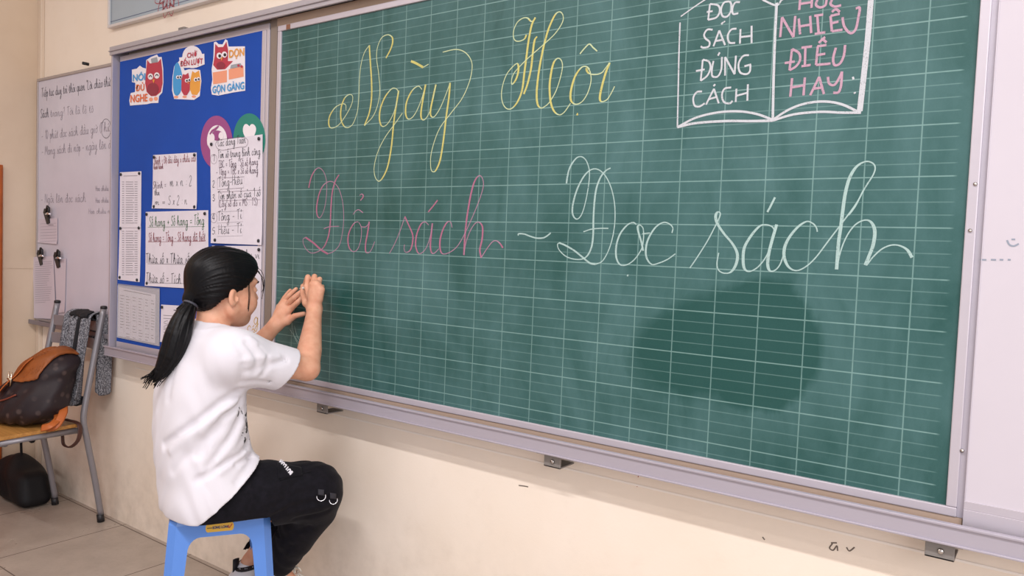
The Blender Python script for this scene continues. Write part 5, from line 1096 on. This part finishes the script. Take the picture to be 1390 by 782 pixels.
_t.link(_t.mix(msk, lin('e0dde4'), lin('17151a')), _t.b.inputs['Base Color'])
sdf_mesh('t_shirt', shirt_fn, lo - .05, np.array([hi[0], .03, 1.12]), .0034, M_shirt, girl, it=1)
# --- trousers
CUFF_R = K_R + (A_Rt - K_R) * .97; CUFF_L = K_L + (A_Lt - K_L) * .93
def pants_base(P):
    d = sd_ell(P, PEL + FP * .045, (.120, .100, .090))
    d = smin(d, sd_path(P, [(H_R + UP * .010, .094), (H_R + (K_R - H_R) * .5 + UP * .014, .097), (K_R - THD * .035, .080)]), .04)
    d = smin(d, sd_path(P, [(K_R - THD * .03, .078), (K_R + (A_Rt - K_R) * .22, .073), (K_R + (A_Rt - K_R) * .6, .062), (A_Rt, .047)]), .03)
    d2 = sd_path(P, [(H_L, .090), (H_L + (K_L - H_L) * .5, .084), (K_L, .068)]); d2 = smin(d2, sd_path(P, [(K_L, .068), (K_L + (A_Lt - K_L) * .4, .060), (A_Lt, .045)]), .03)
    return smin(d, d2, .02)
PF = [([hit(pants_base, u, v) for u, v in pts], am, wd) for pts, am, wd in (([(372, 702), (395, 690), (425, 682), (450, 676)], .010, .010), ([(372, 690), (398, 672), (420, 668)], .005, .012), ([(340, 640), (350, 668), (345, 690)], .006, .012), ([(400, 706), (425, 700), (446, 694)], .006, .009), ([(378, 735), (402, 722), (420, 716)], .005, .010), ([(380, 752), (395, 742)], .005, .008))]
PKT = hit(pants_base, 384, 640)
def pants_fn(P):
    d = pants_base(P); near = np.abs(d) < .04
    if near.any():
        Q = P[near]; dd = d[near]
        for pts, am, wd in PF: dd = dd + am * np.exp(-(fold_dist(Q, pts) / wd) ** 2)
        dd = dd + .0012 * np.sin(Q[:, 2] * 70 + 8 * np.sin(Q[:, 0] * 20)); d = d.copy(); d[near] = dd
    for c, k in ((CUFF_R, K_R), (CUFF_L, K_L)):
        n = nrm(c - k).astype(np.float32); d = np.where(np.linalg.norm(P - c.astype(np.float32), axis=1) < .14, np.maximum(d, (P - c.astype(np.float32)) @ n), d)
    return seat_cut(d, P, .0015)
M_pants = mat('black_cotton', '0b0a10', .85, spec=.18, sheen=.04, noise=.3, nscale=70, col2='15131b', bump=.15, bscale=300)
sdf_mesh('trousers', pants_fn, lo - .03, np.array([hi[0], .038, .72]), .0036, M_pants, girl, it=1)
def patch(fn, quad, n=6, lift=.003):
    """grid draped on a surface, corners given as sight lines TL TR BR BL"""
    Q = [np.array(q, float) for q in quad]; G = []
    for j in range(n + 1):
        for i in range(n + 1):
            s, t = i / n, j / n; uv = (Q[0] * (1 - s) + Q[1] * s) * (1 - t) + (Q[3] * (1 - s) + Q[2] * s) * t
            p = hit(fn, *uv); G.append(p - ray(*uv) / np.linalg.norm(ray(*uv)) * lift)
    return G, [(j * (n + 1) + i, (j + 1) * (n + 1) + i, (j + 1) * (n + 1) + i + 1, j * (n + 1) + i + 1) for j in range(n) for i in range(n)]
M_tape = mat('white_lettering', 'e4e2e8', .7)
b = MB(); b.add(*patch(pants_base, [(377, 627), (409, 634), (411, 645), (379, 650)], 8, .005), 0, True)
P0 = hit(pants_base, 380, 628); P1 = hit(pants_base, 392, 637); vd = -nrm(ray(385, 628)); ex = nrm(P0 - P1); ey = nrm(np.cross(vd, ex))
for k, ch in enumerate('BOYLON'):
    uv = np.array([394.5, 642.]) + (np.array([381, 627.]) - np.array([394.5, 642.])) * (k / 5)
    p = hit(pants_base, *uv) + vd * .009; put_text(b, ch, .021, p, ex, ey, 1, .6, .0008)
o = b.build('pocket_flap', [M_pants, M_tape], girl); md = o.modifiers.new('thick', 'SOLIDIFY'); md.thickness = .003; md.offset = -1
M_ring = mat('steel_ring', 'd8d8de', .2, metal=1)
for u, v, rr in ((436, 674, .0125), (452.5, 679, .0115)):
    c = hit(pants_base, u, v); vd = -nrm(ray(u, v)); e1 = nrm(np.cross(UP, vd)); e2 = np.cross(vd, e1); c = c + vd * .004
    b = MB(); b.tube([c + e1 * rr * math.cos(a) + e2 * rr * math.sin(a) for a in np.linspace(math.radians(170), math.radians(385), 16)], .0014, 8); ring = b.build('d_ring', M_ring, girl)
    b = MB(); b.add(*patch(pants_base, [(u - 4, v - 10), (u + 4, v - 9), (u + 4, v - 1), (u - 4, v - 2)], 4, .004), 0, True); o = b.build('ring_tab', mat('grey_webbing', '2c2b33', .8), girl); md = o.modifiers.new('thick', 'SOLIDIFY'); md.thickness = .003
b = MB(); pk_ = [hit(pants_base, u, v) + -nrm(ray(u, v)) * .002 for u, v in ((380, 652), (395, 646), (409, 643), (422, 640))]; b.tube(spline(pk_, 4), .002, 6); b.build('pocket_seam', M_pants, girl)
# --- shoes
M_shoe = mat('white_shoe', 'e6e3e6', .5, noise=.06, nscale=30); M_lace = mat('cream_laces', 'd8d2c6', .8); M_strap = mat('black_strap', '131218', .6)
for A, K, fdir in ((A_Rt, K_R, ang(60)), (A_Lt, K_L, ang(66))):
    toe = A + fdir * .105; toe[2] = .040; heel = A - fdir * .048 - UP * .055; ball = A + fdir * .065; ball[2] = .058
    sl_ = nrm(ball - heel); dn = nrm(np.cross(np.cross(sl_, UP), sl_)); 
    def shoe_fn(P, heel=heel, ball=ball, toe=toe, A=A, dn=dn, sl_=sl_):
        d = sd_path(P, [(heel + dn * .01, .034), ((heel + ball) / 2, .036), (ball, .040), (toe, .034)]); d = smin(d, sd_cone(P, A - UP * .012, (heel + ball) / 2, .040, .040), .03)
        d = smax(d, -sd_cone(P, A + UP * .06, A - UP * .005, .036, .030), .006)
        return np.maximum(d, -(P[:, 2] - .004))
    pp = np.array([heel, ball, toe, A]); so = sdf_mesh('shoe', shoe_fn, pp.min(0) - .06, np.minimum(pp.max(0) + .06, [9, .036, 9]), .0032, M_shoe, girl)
    b = MB(); cr = nrm(np.cross(sl_, dn))
    for k in range(4):
        c = A + fdir * (.045 + .012 * k) + UP * (.012 - .022 * k); b.tube(spline([c - cr * .026 - UP * .006, c + UP * .010, c + cr * .026 - UP * .006], 5), .0032, 6); b.tube(spline([c + cr * .012 + UP * .008, c + cr * .028 + UP * (.014 - .006 * k) + fdir * .012, c + cr * .022 - UP * .006 + fdir * .02], 5), .0028, 6)
    b.build('laces', M_lace, so)
    b = MB(); st_ = []
    for a in np.linspace(-2.2, 2.2, 19): st_.append(A - fdir * .042 * math.cos(a) + cr * .043 * math.sin(a) + UP * (.004 - .012 * math.cos(a) + .0))
    b.tube(st_, .013, 8, flat=.3); b.tube([A - fdir * .05 - UP * .03, A - fdir * .05 + UP * .022], .012, 8, flat=.35); sp = b.build('ankle_strap', M_strap, so)
    b = MB()
    for i in range(3, 16, 2):
        p = st_[i]; n = nrm(p - A - UP * ((p - A) @ UP)); put_text(b, 'HNHNHNHNH'[i // 2], .013, p + n * .0055, nrm(np.cross(UP, n)), UP, 0, .9)
    b.build('strap_letters', M_tape, sp)
# --- chalk in the right hand
b = MB(); ca, cb_ = on_wall(412.5, 391, -.040), on_wall(407.5, 392, -.003); b.tube([ca, ca * .5 + cb_ * .5, cb_], [.0042, .0045, .0035], 12); tag(b.build('chalk_stick', mat('white_chalk_stick', 'e9e8e2', .9), origin=cb_), 'short white stick of chalk held in the girl\'s right hand', 'chalk')
